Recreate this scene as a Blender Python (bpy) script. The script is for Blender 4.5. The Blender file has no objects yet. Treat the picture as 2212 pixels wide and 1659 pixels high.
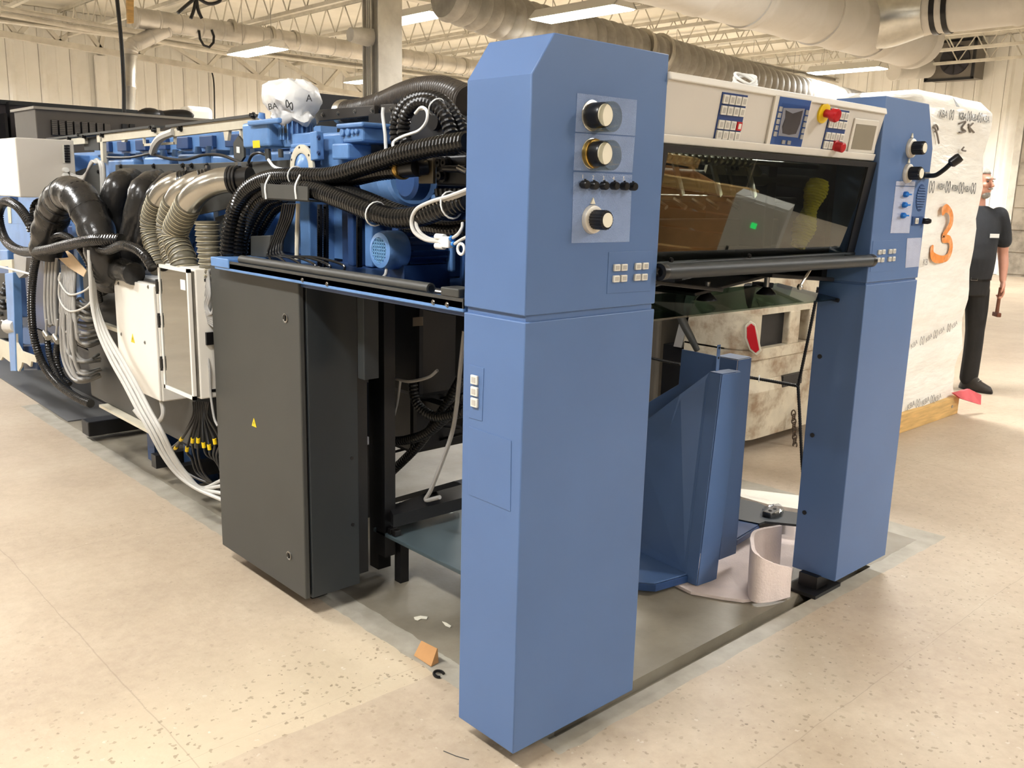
import bpy, bmesh, math, random
from math import sin, cos, pi, radians, sqrt
from mathutils import Vector, Matrix

# ------------------------------------------------------------------ camera
sc = bpy.context.scene
COL = sc.collection
FPX = 1963.26
CAM = Vector((-1.50260, -1.57869, 1.53862))
MR = Matrix(((0.73631369, 0.12275913, -0.66541142),
             (-0.67619316, 0.16924405, -0.7170211),
             (0.02459604, 0.9778991, 0.20762559)))
cd = bpy.data.cameras.new('camera')
cd.sensor_width = 36.0
cd.lens = FPX / 2212.0 * 36.0
cd.clip_start = 0.05
cd.clip_end = 200
cam = bpy.data.objects.new('camera', cd)
cam.matrix_world = Matrix.Translation(CAM) @ MR.to_4x4()
COL.objects.link(cam)
sc.camera = cam

# ------------------------------------------------------------------ world, view
w = bpy.data.worlds.new('world')
sc.world = w
w.use_nodes = True
bg = w.node_tree.nodes['Background']
bg.inputs[0].default_value = (1.0, 0.95, 0.86, 1)
bg.inputs[1].default_value = 0.05
sc.view_settings.view_transform = 'Standard'
sc.view_settings.look = 'None'
sc.view_settings.gamma = 1
sc.view_settings.use_curve_mapping = False
sc.view_settings.exposure = 0.3
LAMP_W = 158.0           # power of one high-bay lamp
# render economy
cy_ = sc.cycles
cy_.max_bounces = 8; cy_.diffuse_bounces = 3; cy_.glossy_bounces = 3; cy_.transmission_bounces = 4; cy_.transparent_max_bounces = 10
cy_.caustics_reflective = False; cy_.caustics_refractive = False; cy_.sample_clamp_indirect = 6.0
cy_.use_adaptive_sampling = True; cy_.adaptive_threshold = .07
cy_.use_denoising = True

# ------------------------------------------------------------------ helpers
random.seed(7)
def V(*a): return Vector(a)

def U(x, y, ax, val):
    """survey point: where the sight line of a photo point meets a plane of the place"""
    d = MR @ Vector(((x - 1106) / FPX, -(y - 829.5) / FPX, -1.0))
    i = 'XYZ'.index(ax)
    return CAM + d * ((val - CAM[i]) / d[i])

def UX(pts):            # [(px,py,X)...] -> points
    return [U(a, b, 'X', c) for a, b, c in pts]

class MB:
    def __init__(s): s.v = []; s.f = []; s.m = []; s.mi = 0
    def add(s, vs, fs):
        o = len(s.v); s.v += [tuple(v) for v in vs]
        s.f += [tuple(i + o for i in f) for f in fs]; s.m += [s.mi] * len(fs)
        return s
    def box(s, x0, x1, y0, y1, z0, z1):
        vs = [(x0,y0,z0),(x1,y0,z0),(x1,y1,z0),(x0,y1,z0),(x0,y0,z1),(x1,y0,z1),(x1,y1,z1),(x0,y1,z1)]
        return s.add(vs, [(0,3,2,1),(4,5,6,7),(0,1,5,4),(1,2,6,5),(2,3,7,6),(3,0,4,7)])
    def cbox(s, c, sx, sy, sz, M=None):
        vs = []
        for z in (-1, 1):
            for x, y in ((-1,-1),(1,-1),(1,1),(-1,1)):
                p = Vector((x*sx/2, y*sy/2, z*sz/2))
                if M: p = M @ p
                vs.append(Vector(c) + p)
        return s.add(vs, [(0,3,2,1),(4,5,6,7),(0,1,5,4),(1,2,6,5),(2,3,7,6),(3,0,4,7)])
    def prism(s, poly, vec):
        """poly: 3d points, extruded by vec"""
        n = len(poly); vec = Vector(vec)
        a = [Vector(p) for p in poly]
        vs = a + [p + vec for p in a]
        fs = [tuple(range(n - 1, -1, -1)), tuple(range(n, 2 * n))]
        fs += [(i, (i+1) % n, n + (i+1) % n, n + i) for i in range(n)]
        nn = Vector((0,0,0))
        for i in range(n): nn += a[i].cross(a[(i+1) % n])
        if nn.dot(vec) < 0: fs = [tuple(reversed(f)) for f in fs]
        return s.add(vs, fs)
    def cyl(s, p0, p1, r0, r1=None, n=16, cap=True):
        r1 = r0 if r1 is None else r1
        return s.tube([p0, p1], [r0, r1], n, cap)
    def tube(s, pts, r, n=10, cap=True, closed=False):
        pts = [Vector(p) for p in pts]; k = len(pts)
        rs = r if isinstance(r, (list, tuple)) else [r] * k
        vs = []; fs = []
        up = None
        for i in range(k):
            a = pts[i-1] if i > 0 else (pts[-1] if closed else pts[0])
            b = pts[(i+1) % k] if (i < k-1 or closed) else pts[-1]
            t = (b - a)
            if t.length < 1e-9: t = Vector((0,0,1))
            t.normalize()
            if up is None:
                up = Vector((0,0,1)) if abs(t.z) < .9 else Vector((1,0,0))
            u = up - t * up.dot(t)
            if u.length < 1e-6: u = t.orthogonal()
            u.normalize(); up = u
            q = t.cross(u)
            for j in range(n):
                an = 2*pi*j/n
                vs.append(pts[i] + (u*cos(an) + q*sin(an)) * rs[i])
        K = k if closed else k - 1
        for i in range(K):
            i2 = (i+1) % k
            for j in range(n):
                j2 = (j+1) % n
                fs.append((i*n+j, i*n+j2, i2*n+j2, i2*n+j))
        if cap and not closed:
            fs.append(tuple(range(n-1, -1, -1))); fs.append(tuple((k-1)*n + j for j in range(n)))
        return s.add(vs, fs)
    def lathe(s, prof, o, ax, n=24, cap=True):
        """prof [(r,h)...] about axis ax from o"""
        ax = Vector(ax).normalized(); o = Vector(o)
        s.tube([o + ax*h for r, h in prof], [max(r, 1e-4) for r, h in prof], n, cap) if False else None
        u = ax.orthogonal().normalized(); q = ax.cross(u)
        vs = []; fs = []
        for r, h in prof:
            for j in range(n):
                an = 2*pi*j/n
                vs.append(o + ax*h + (u*cos(an) + q*sin(an))*max(r, 1e-4))
        for i in range(len(prof)-1):
            for j in range(n):
                j2 = (j+1) % n
                fs.append((i*n+j, i*n+j2, (i+1)*n+j2, (i+1)*n+j))
        if cap:
            fs.append(tuple(range(n-1,-1,-1))); fs.append(tuple((len(prof)-1)*n + j for j in range(n)))
        return s.add(vs, fs)
    def sphere(s, c, rx, ry=None, rz=None, n=16, m=10, M=None):
        ry = rx if ry is None else ry; rz = rx if rz is None else rz
        prof = []
        vs = []; fs = []
        c = Vector(c)
        for i in range(m+1):
            th = pi*i/m
            for j in range(n):
                an = 2*pi*j/n
                p = Vector((rx*sin(th)*cos(an), ry*sin(th)*sin(an), -rz*cos(th)))
                if M: p = M @ p
                vs.append(c + p)
        for i in range(m):
            for j in range(n):
                j2 = (j+1) % n
                fs.append((i*n+j, i*n+j2, (i+1)*n+j2, (i+1)*n+j))
        return s.add(vs, fs)
    def loft(s, rings, cap=True):
        n = len(rings[0]); vs = [p for r in rings for p in r]; fs = []
        for i in range(len(rings)-1):
            for j in range(n):
                j2 = (j+1) % n
                fs.append((i*n+j, i*n+j2, (i+1)*n+j2, (i+1)*n+j))
        if cap:
            fs.append(tuple(range(n-1,-1,-1))); fs.append(tuple((len(rings)-1)*n+j for j in range(n)))
        return s.add(vs, fs)
    def quad(s, a, b, c, d): return s.add([a,b,c,d], [(0,1,2,3)])
    def corr(s, pts, r, pitch=0.012, amp=None, n=12):
        """corrugated hose along a resampled path"""
        amp = r*0.19 if amp is None else amp
        P = resample(pts, pitch/3.0)
        rs = [(r if i % 3 else r - amp) for i in range(len(P))]
        return s.tube(P, rs, n)
    def build(s, name, mat, parent=None, smooth=35, bevel=0, seg=2):
        me = bpy.data.meshes.new(name)
        me.from_pydata(s.v, [], s.f)
        mats = mat if isinstance(mat, (list, tuple)) else [mat]
        for q in mats: me.materials.append(q)
        if len(mats) > 1: me.polygons.foreach_set('material_index', s.m)
        me.update()
        if smooth:
            me.polygons.foreach_set('use_smooth', [True]*len(me.polygons))
            me.set_sharp_from_angle(angle=radians(smooth))
        o = bpy.data.objects.new(name, me); COL.objects.link(o)
        if bevel:
            b = o.modifiers.new('bevel', 'BEVEL'); b.width = bevel; b.segments = seg
            b.limit_method = 'ANGLE'; b.angle_limit = radians(40)
        if parent is not None: put(o, parent)
        return o

def put(o, parent):
    o.parent = parent
    o.matrix_parent_inverse = parent_world(parent).inverted()
def parent_world(p):
    m = p.matrix_basis.copy()
    if p.parent: m = parent_world(p.parent) @ p.matrix_parent_inverse @ m
    return m

def catmull(pts, sub=8):
    P = [Vector(p) for p in pts]
    if len(P) < 3: return P
    P = [P[0]*2 - P[1]] + P + [P[-1]*2 - P[-2]]
    out = []
    for i in range(1, len(P)-2):
        a, b, c, d = P[i-1], P[i], P[i+1], P[i+2]
        for k in range(sub):
            t = k/sub
            out.append(0.5*((2*b) + (c-a)*t + (2*a-5*b+4*c-d)*t*t + (3*b-a-3*c+d)*t**3))
    out.append(P[-2]); return out
def resample(pts, step, smooth=True):
    P = catmull(pts, 12) if smooth else [Vector(p) for p in pts]
    out = [P[0].copy()]; acc = 0.0
    for a, b in zip(P, P[1:]):
        L = (b-a).length; d = step - acc
        while d <= L and L > 0:
            out.append(a + (b-a)*(d/L)); d += step
        acc = L - (d - step)
    if (out[-1]-P[-1]).length > 1e-5: out.append(P[-1].copy())
    return out

def tag(o, label=None, cat=None, group=None, kind=None):
    if label: o['label'] = label
    if cat: o['category'] = cat
    if group: o['group'] = group
    if kind: o['kind'] = kind
    return o
def thing(name, loc, label, cat, group=None, rz=0.0):
    o = bpy.data.objects.new(name, None); COL.objects.link(o)
    o.location = loc; o.rotation_euler = (0, 0, rz); o.empty_display_size = .1
    return tag(o, label, cat, group)
def dup(o, parent=None):
    c = o.copy(); COL.objects.link(c)
    if parent is not None:
        c.parent = parent; c.matrix_parent_inverse = o.matrix_parent_inverse.copy()
    for ch in [x for x in bpy.data.objects if x.parent == o]:
        dup(ch, c)
    return c
def text_obj(txt, size, mat, M, parent=None, name='lettering', ext=0.0006, bold=0.0, align='CENTER'):
    cu = bpy.data.curves.new(name, 'FONT'); cu.body = txt; cu.size = size
    cu.extrude = ext; cu.align_x = align; cu.align_y = 'CENTER'; cu.offset = bold
    cu.resolution_u = 3
    t = bpy.data.objects.new(name, cu); COL.objects.link(t)
    bpy.context.view_layer.update()
    me = bpy.data.meshes.new_from_object(t.evaluated_get(bpy.context.evaluated_depsgraph_get()))
    bpy.data.objects.remove(t)
    me.materials.clear(); me.materials.append(mat)
    o = bpy.data.objects.new(name, me); COL.objects.link(o)
    o.matrix_world = M; o.matrix_basis = M
    if parent is not None: put(o, parent)
    return o
def frame(o, x, y, z=None):
    """matrix with local x,y axes given in world"""
    x = Vector(x).normalized(); y = Vector(y); y = (y - x*y.dot(x)).normalized(); z = x.cross(y)
    m = Matrix((x, y, z)).transposed().to_4x4(); m.translation = Vector(o); return m

# ------------------------------------------------------------------ materials
MATS = {}
def lin(c):
    r = []
    for v in c[:3]:
        v = v/255.0
        r.append(v/12.92 if v <= .04045 else ((v+.055)/1.055)**2.4)
    return (*r, 1)
def mat(name, rgb, rough=.5, metal=0.0, var=.06, scale=6.0, bump=0.0, bscale=80.0, spec=.5, coat=0.0,
        rvar=0.0, stain=None, stain_amt=.5, stain_scale=3.0, trans=0.0, ior=1.45, alpha=1.0, aniso=None):
    if name in MATS: return MATS[name]
    m = bpy.data.materials.new(name); m.use_nodes = True
    nt = m.node_tree; N = nt.nodes; L = nt.links
    b = N['Principled BSDF']
    base = lin(rgb)
    b.inputs['Roughness'].default_value = rough
    b.inputs['Metallic'].default_value = metal
    b.inputs['Specular IOR Level'].default_value = spec
    b.inputs['IOR'].default_value = ior
    b.inputs['Coat Weight'].default_value = coat
    b.inputs['Transmission Weight'].default_value = trans
    b.inputs['Alpha'].default_value = alpha
    tc = N.new('ShaderNodeTexCoord')
    mp = N.new('ShaderNodeMapping'); L.new(tc.outputs['Object'], mp.inputs[0])
    if aniso: mp.inputs['Scale'].default_value = aniso
    no = N.new('ShaderNodeTexNoise'); no.inputs['Scale'].default_value = scale; no.inputs['Detail'].default_value = 6
    L.new(mp.outputs[0], no.inputs['Vector'])
    rp = N.new('ShaderNodeValToRGB')
    lo = tuple(max(0, v*(1-var)) for v in base[:3]) + (1,); hi = tuple(min(1, v*(1+var)) for v in base[:3]) + (1,)
    rp.color_ramp.elements[0].position = .3; rp.color_ramp.elements[1].position = .7
    rp.color_ramp.elements[0].color = lo; rp.color_ramp.elements[1].color = hi
    L.new(no.outputs['Fac'], rp.inputs[0])
    col = rp.outputs[0]
    if stain:
        n2 = N.new('ShaderNodeTexNoise'); n2.inputs['Scale'].default_value = stain_scale; n2.inputs['Detail'].default_value = 8
        n2.inputs['Roughness'].default_value = .65
        L.new(mp.outputs[0], n2.inputs['Vector'])
        r2 = N.new('ShaderNodeValToRGB'); r2.color_ramp.elements[0].position = .48; r2.color_ramp.elements[1].position = .66
        L.new(n2.outputs['Fac'], r2.inputs[0])
        ml = N.new('ShaderNodeMath'); ml.operation = 'MULTIPLY'; ml.inputs[1].default_value = stain_amt
        L.new(r2.outputs[0], ml.inputs[0])
        mx = N.new('ShaderNodeMix'); mx.data_type = 'RGBA'
        L.new(ml.outputs[0], mx.inputs[0]); L.new(col, mx.inputs[6]); mx.inputs[7].default_value = lin(stain)
        col = mx.outputs[2]
    L.new(col, b.inputs['Base Color'])
    if rvar:
        mr = N.new('ShaderNodeMapRange'); mr.inputs[3].default_value = max(.02, rough-rvar); mr.inputs[4].default_value = min(1, rough+rvar)
        L.new(no.outputs['Fac'], mr.inputs[0]); L.new(mr.outputs[0], b.inputs['Roughness'])
    if bump:
        n3 = N.new('ShaderNodeTexNoise'); n3.inputs['Scale'].default_value = bscale; n3.inputs['Detail'].default_value = 3
        L.new(mp.outputs[0], n3.inputs['Vector'])
        bp = N.new('ShaderNodeBump'); bp.inputs['Strength'].default_value = bump; bp.inputs['Distance'].default_value = .01
        L.new(n3.outputs['Fac'], bp.inputs['Height']); L.new(bp.outputs[0], b.inputs['Normal'])
    MATS[name] = m
    return m
def emit(name, rgb, strength):
    if name in MATS: return MATS[name]
    m = bpy.data.materials.new(name); m.use_nodes = True
    nt = m.node_tree; nt.nodes.clear()
    e = nt.nodes.new('ShaderNodeEmission'); o = nt.nodes.new('ShaderNodeOutputMaterial')
    e.inputs[0].default_value = lin(rgb); e.inputs[1].default_value = strength
    nt.links.new(e.outputs[0], o.inputs[0]); MATS[name] = m
    return m
def glassmat(name, rgb, rough=.02, mixf=.75, ior=1.45):
    """tinted pane: fresnel reflection over a coloured transparent filter"""
    if name in MATS: return MATS[name]
    m = bpy.data.materials.new(name); m.use_nodes = True
    nt = m.node_tree; nt.nodes.clear(); N = nt.nodes; L = nt.links
    tr = N.new('ShaderNodeBsdfTransparent'); tr.inputs[0].default_value = lin(rgb)
    gl = N.new('ShaderNodeBsdfGlossy'); gl.inputs['Roughness'].default_value = rough
    gl.inputs[0].default_value = (.95,.97,.95,1)
    fr = N.new('ShaderNodeFresnel'); fr.inputs[0].default_value = ior
    no = N.new('ShaderNodeTexNoise'); no.inputs['Scale'].default_value = 9
    mr = N.new('ShaderNodeMapRange'); mr.inputs[3].default_value = max(.0, rough-.015); mr.inputs[4].default_value = rough+.02
    L.new(no.outputs['Fac'], mr.inputs[0]); L.new(mr.outputs[0], gl.inputs['Roughness'])
    ad = N.new('ShaderNodeMath'); ad.operation = 'MULTIPLY_ADD'; ad.inputs[1].default_value = 1.0; ad.inputs[2].default_value = mixf
    ge = N.new('ShaderNodeNewGeometry'); iv = N.new('ShaderNodeMath'); iv.operation = 'SUBTRACT'; iv.inputs[0].default_value = 1.0
    L.new(ge.outputs['Backfacing'], iv.inputs[1])       # the inner face of the pane adds no second mirror
    fb_ = N.new('ShaderNodeMath'); fb_.operation = 'MULTIPLY'; L.new(fr.outputs[0], fb_.inputs[0]); L.new(iv.outputs[0], fb_.inputs[1])
    L.new(fb_.outputs[0], ad.inputs[0])
    mx = N.new('ShaderNodeMixShader'); o = N.new('ShaderNodeOutputMaterial')
    L.new(ad.outputs[0], mx.inputs[0]); L.new(tr.outputs[0], mx.inputs[1]); L.new(gl.outputs[0], mx.inputs[2])
    L.new(mx.outputs[0], o.inputs[0]); MATS[name] = m
    return m

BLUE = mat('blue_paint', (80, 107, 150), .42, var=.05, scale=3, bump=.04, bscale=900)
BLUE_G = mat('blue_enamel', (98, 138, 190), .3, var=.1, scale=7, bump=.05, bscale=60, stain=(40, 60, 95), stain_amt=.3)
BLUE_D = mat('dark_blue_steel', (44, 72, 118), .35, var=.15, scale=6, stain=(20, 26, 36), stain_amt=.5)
CHAR = mat('charcoal_paint', (60, 60, 57), .5, var=.05, scale=5, bump=.05, bscale=700)
CHAR_D = mat('slate_and_shaded_charcoal', (42, 46, 48), .45, var=.06, scale=5, bump=.05, bscale=700)
BLACK = mat('black_plastic', (20, 19, 19), .32, var=.2, scale=12)
BLACK_M = mat('black_steel', (24, 24, 26), .4, var=.25, scale=8, bump=.04, bscale=100)
RUBBER = mat('black_rubber', (20, 20, 20), .2, var=.2, scale=20)
HOSE_G = mat('grey_black_hose', (34, 33, 32), .22, var=.2, scale=15)
WHITE = mat('white_paint', (226, 222, 212), .4, var=.03, scale=4)
BEIGE = mat('beige_paint', (200, 195, 186), .45, var=.03, scale=4)
BEIGE_L = mat('light_beige_paint', (210, 205, 194), .45, var=.03, scale=4)
CREAM = mat('cream_steel', (205, 198, 178), .5, var=.08, scale=6, stain=(150, 140, 120), stain_amt=.4)
ALU = mat('aluminium', (200, 198, 190), .28, 1.0, var=.1, scale=10, bump=.05, bscale=60)
ZINC = mat('galvanized_steel', (172, 168, 158), .4, .85, var=.15, scale=5, bump=.05, bscale=30, stain=(200, 196, 185), stain_amt=.4)
STEEL = mat('bare_steel', (150, 148, 144), .3, 1.0, var=.15, scale=8)
TIE = mat('white_nylon', (226, 226, 222), .4, var=.03)
CABLE = mat('grey_cable', (158, 156, 152), .45, var=.08, scale=12)
CABLE_L = mat('light_grey_cable', (190, 188, 182), .45, var=.06, scale=12)
YELLOW = mat('yellow_plastic', (232, 196, 24), .4, var=.05)
RED = mat('red_plastic', (176, 18, 28), .3, var=.06)
SIGN_K = mat('black_print', (22, 22, 22), .5, var=.05)
CARD = mat('brown_cardboard', (184, 138, 90), .8, var=.08, scale=14, bump=.1, bscale=60)
PINE = mat('pine_wood', (206, 168, 106), .65, var=.22, scale=5, bump=.1, bscale=40, aniso=(1, 1, 9))
# ================================================================== THE HALL
WX0, WX1, WY0, WY1, CEIL = -13.0, 20.0, -11.0, 20.0, 5.05

def floor_material():
    m = bpy.data.materials.new('terrazzo_concrete'); m.use_nodes = True
    nt = m.node_tree; N = nt.nodes; L = nt.links; b = N['Principled BSDF']
    tc = N.new('ShaderNodeTexCoord'); P = tc.outputs['Object']
    sep = N.new('ShaderNodeSeparateXYZ'); L.new(P, sep.inputs[0])
    def math(op, a, bb=None, c=None, clamp=False):
        n = N.new('ShaderNodeMath'); n.operation = op; n.use_clamp = clamp
        for i, v in enumerate((a, bb, c)):
            if v is None: continue
            if isinstance(v, (int, float)): n.inputs[i].default_value = v
            else: L.new(v, n.inputs[i])
        return n.outputs[0]
    def noise(scale, detail=5, rough=.55):
        n = N.new('ShaderNodeTexNoise'); n.inputs['Scale'].default_value = scale
        n.inputs['Detail'].default_value = detail; n.inputs['Roughness'].default_value = rough
        L.new(P, n.inputs['Vector']); return n.outputs['Fac']
    def ramp(f, stops):
        r = N.new('ShaderNodeValToRGB'); e = r.color_ramp.elements
        while len(e) < len(stops): e.new(.5)
        for q, (p, c) in zip(e, stops): q.position = p; q.color = c if len(c) == 4 else lin(c)
        L.new(f, r.inputs[0]); return r.outputs[0]
    def mix(f, a, bb):
        n = N.new('ShaderNodeMix'); n.data_type = 'RGBA'
        if isinstance(f, (int, float)): n.inputs[0].default_value = f
        else: L.new(f, n.inputs[0])
        for i, v in ((6, a), (7, bb)):
            if isinstance(v, tuple): n.inputs[i].default_value = lin(v)
            else: L.new(v, n.inputs[i])
        return n.outputs[2]
    base = ramp(noise(1.3, 8, .62), [(.3, (156, 137, 117)), (.5, (175, 157, 135)), (.7, (188, 173, 151))])
    fine = ramp(noise(22, 6, .7), [(.3, (156, 141, 120)), (.7, (192, 180, 158))])
    col = mix(.35, base, fine)
    # aggregate chips, shown where the slab is ground open
    wobz = math('MULTIPLY', math('SUBTRACT', noise(2.5, 5), .5), .5)
    ly = math('SUBTRACT', math('ADD', sep.outputs[1], math('MULTIPLY', wobz, .06)), .55)
    zone = math('MULTIPLY', math('GREATER_THAN', ly, 0.0), math('SUBTRACT', 1.0, math('MULTIPLY', math('ADD', math('SUBTRACT', ly, .2), wobz), 2.0), clamp=True))
    zone = math('MULTIPLY', zone, math('LESS_THAN', sep.outputs[0], .2))
    col = mix(math('MULTIPLY', zone, .5), col, (196, 182, 154))
    vo = N.new('ShaderNodeTexVoronoi'); vo.inputs['Scale'].default_value = 58
    dn = N.new('ShaderNodeTexNoise'); dn.inputs['Scale'].default_value = 70; L.new(P, dn.inputs['Vector'])
    vs_ = N.new('ShaderNodeVectorMath'); vs_.operation = 'MULTIPLY_ADD'; vs_.inputs[1].default_value = (.022, .022, .022)
    L.new(dn.outputs['Color'], vs_.inputs[0]); L.new(P, vs_.inputs[2]); L.new(vs_.outputs[0], vo.inputs['Vector'])
    vr = N.new('ShaderNodeSeparateColor'); L.new(vo.outputs['Color'], vr.inputs[0])
    size = math('MULTIPLY', math('POWER', vr.outputs[0], 1.6), .46)
    chip = math('LESS_THAN', vo.outputs['Distance'], size)
    pick = math('GREATER_THAN', vr.outputs[1], .38)
    dens = ramp(noise(.75, 3), [(.42, (0, 0, 0, 1)), (.6, (1, 1, 1, 1))])
    near = math('SUBTRACT', 1.0, math('MULTIPLY', math('ADD', sep.outputs[1], 1.5), .28), clamp=True)
    chipm = math('MULTIPLY', math('MULTIPLY', chip, pick), math('MAXIMUM', math('MULTIPLY', math('MAXIMUM', math('MULTIPLY', dens, .5), near), 1.1, clamp=True), zone))
    chipc = ramp(vr.outputs[2], [(.0, (70, 60, 50)), (.15, (118, 103, 85)), (.5, (138, 123, 101)), (.8, (156, 142, 118)), (1., (206, 198, 182))])
    col = mix(math('MULTIPLY', chipm, .88), col, chipc)
    # grey foundation slab under the press with a paler trowelled border
    wob = math('MULTIPLY', math('SUBTRACT', noise(6, 4), .5), .035)
    x = math('ADD', sep.outputs[0], wob); y = math('ADD', sep.outputs[1], wob)
    def inside(x0, x1, y0, y1):
        a = math('MULTIPLY', math('GREATER_THAN', x, x0), math('LESS_THAN', x, x1))
        c = math('MULTIPLY', math('GREATER_THAN', y, y0), math('LESS_THAN', y, y1))
        return math('MULTIPLY', a, c)
    grey = ramp(noise(2.2, 8, .6), [(.3, (110, 102, 88)), (.5, (132, 124, 108)), (.7, (150, 143, 128))])
    border = ramp(noise(9, 6), [(.3, (146, 139, 124)), (.7, (172, 166, 152))])
    col = mix(inside(.16, 2.75, -.02, 5.2), col, border)
    col = mix(inside(.26, 2.6, .05, 5.2), col, grey)
    # saw-cut joints and hairline cracks
    wob2 = math('MULTIPLY', math('SUBTRACT', noise(3.5, 3), .5), .03)
    for axis, off, wd in ((0, -.62, .004), (1, 2.36, .003), (1, -2.6, .004), (0, 3.9, .005), (1, .62, .002), (1, -.42, .0025), (0, -4.1, .005), (1, 3.5, .003)):
        d = math('ABSOLUTE', math('SUBTRACT', math('ADD', sep.outputs[axis], wob2), off))
        col = mix(math('MULTIPLY', math('LESS_THAN', d, math('MULTIPLY', noise(2.3, 4), wd)), .3), col, (112, 96, 80))
    sm = ramp(noise(.9, 7, .7), [(.52, (0, 0, 0, 1)), (.75, (1, 1, 1, 1))])
    col = mix(math('MULTIPLY', sm, .28), col, (150, 126, 102))
    L.new(col, b.inputs['Base Color'])
    rr = N.new('ShaderNodeMapRange'); rr.inputs[3].default_value = .38; rr.inputs[4].default_value = .62
    L.new(noise(3, 4), rr.inputs[0]); L.new(rr.outputs[0], b.inputs['Roughness'])
    bp = N.new('ShaderNodeBump'); bp.inputs['Strength'].default_value = .08; bp.inputs['Distance'].default_value = .01
    L.new(noise(60, 4), bp.inputs['Height']); L.new(bp.outputs[0], b.inputs['Normal'])
    return m
FLOOR = floor_material()
fl0 = MB().box(WX0-.2, WX1+.2, WY0-.2, .045, -.15, 0).box(WX0-.2, WX1+.2, .10, WY1+.2, -.15, 0).box(WX0-.2, .19, .045, .10, -.15, 0).box(2.13, WX1+.2, .045, .10, -.15, 0).box(.19, 2.13, .045, .10, -.15, -.045)
tag(fl0.build('floor', FLOOR, smooth=0), 'cream ground concrete floor with dark aggregate chips', kind='structure')

WALL = mat('cream_wall_sheet', (249, 247, 241), .6, var=.04, scale=1.2, stain=(226, 220, 204), stain_amt=.3, stain_scale=.8)
WALL_R = mat('cream_wall_rib', (247, 245, 238), .6, var=.05, scale=1.5, stain=(222, 216, 200), stain_amt=.35, stain_scale=1.2)
DECK = mat('cream_roof_deck', (236, 232, 220), .7, var=.05, scale=2)
PAINTW = mat('dull_white_steel', (212, 207, 194), .6, var=.1, scale=5, stain=(168, 160, 146), stain_amt=.4)

def wall(name, x0, x1, y0, y1, label):
    return tag(MB().box(x0, x1, y0, y1, 0, CEIL).build(name, WALL, smooth=0), label, kind='structure')
wb = wall('wall_back', WX0, WX1+.2, WY1, WY1+.2, 'cream ribbed metal wall behind the press')
wr = wall('wall_right', WX1, WX1+.2, WY0, WY1, 'cream ribbed metal wall behind the wrapped load')
wl = wall('wall_left', WX0-.2, WX0, WY0, WY1, 'cream metal wall across the aisle')
wf = wall('wall_front', WX0, WX1, WY0-.2, WY0, 'cream metal wall at the near end of the hall')
# ribbed cladding sheets, one by one
PW = .62
def panel(name, parent):
    p = [(0, 0), (.05, -.035), (.11, -.035), (.16, 0), (.33, 0), (.345, -.012), (.375, -.012), (.39, 0), (PW-.012, 0), (PW-.012, .02), (0, .02)]
    return MB().prism([(a, b, 0.0) for a, b in p], (0, 0, CEIL-.02)).build(name, WALL_R, smooth=0)
p0 = None
for i in range(int((WX1 - 1.0)/PW)):
    if p0 is None: o = p0 = panel('wall_panel', wb)
    else: o = p0.copy(); COL.objects.link(o)
    o.location = (1.0 + i*PW, WY1-.021, .01); o.parent = wb
for i in range(int((WY1 + 2)/PW)):
    o = p0.copy(); COL.objects.link(o); o.rotation_euler = (0, 0, -pi/2)
    o.location = (WX1-.021, WY1 - .05 - i*PW, .01); o.parent = wr
# grey doorway with a roller shutter at the right wall, and its frame
DOORG = mat('grimy_grey_door', (150, 140, 124), .7, var=.2, scale=2, stain=(84, 74, 62), stain_amt=.7, stain_scale=2.2)
dy = U(2196, 400, 'X', 19.9).y
door = tag(MB().box(19.88, 19.94, dy-3.2, dy, 0, 4.3).build('door_1', DOORG, smooth=0), 'grimy grey loading door in the ribbed wall', kind='structure')
m = MB()
m.box(19.84, 19.98, dy, dy+.14, 0, 4.45).box(19.84, 19.98, dy-3.34, dy-3.2, 0, 4.45).box(19.84, 19.98, dy-3.2, dy, 4.3, 4.45)
m.build('door_frame', PAINTW, door, 0)
for k in range(9):
    MB().box(19.86, 19.885, dy-3.18, dy-.02, .05+k*.47, .47+k*.47).build('door_slat', DOORG, door, 0)

ceil = tag(MB().box(WX0, WX1, WY0, WY1, CEIL, CEIL+.15).build('ceiling', DECK, smooth=0), 'cream roof deck over open bar joists', kind='structure')
# deck ribs and open-web bar joists
def joist(y0, y1, zb=4.42, zt=4.98):
    m = MB()
    for s in (-.035, .02):
        m.box(s, s+.015, y0, y1, zb, zb+.05).box(s, s+.015, y0, y1, zt-.05, zt)
    m.box(-.035, .035, y0, y1, zb-.008, zb).box(-.035, .035, y0, y1, zt, zt+.008)
    j = m.build('roof_joist', PAINTW, smooth=0)
    m = MB(); n = int((y1-y0)/.62); st = (y1-y0)/n
    for i in range(n):
        a, c = y0+i*st, y0+(i+1)*st; mid = (a+c)/2
        m.cyl((0, a, zb+.02), (0, mid, zt-.02), .013, n=6).cyl((0, mid, zt-.02), (0, c, zb+.02), .013, n=6)
    wv = m.build('joist_web', PAINTW, smooth=60); wv.parent = j
    return j
j0 = joist(0.0, WY1-.3)
for i, X in enumerate([1.6 + 1.75*k for k in range(11)]):
    j = j0 if i == 0 else dup(j0)
    j.location = (X, 0, 0); j.parent = ceil
# girders across the hall that carry the joists
for k, Y in enumerate((10.2, 17.6)):
    m = MB(); m.box(1, WX1-.1, Y-.09, Y+.09, 4.30, 4.33).box(1, WX1-.1, Y-.01, Y+.01, 4.33, 4.40).box(1, WX1-.1, Y-.09, Y+.09, 4.395, 4.415)
    g = m.build('roof_girder', PAINTW, ceil, 0)
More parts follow.
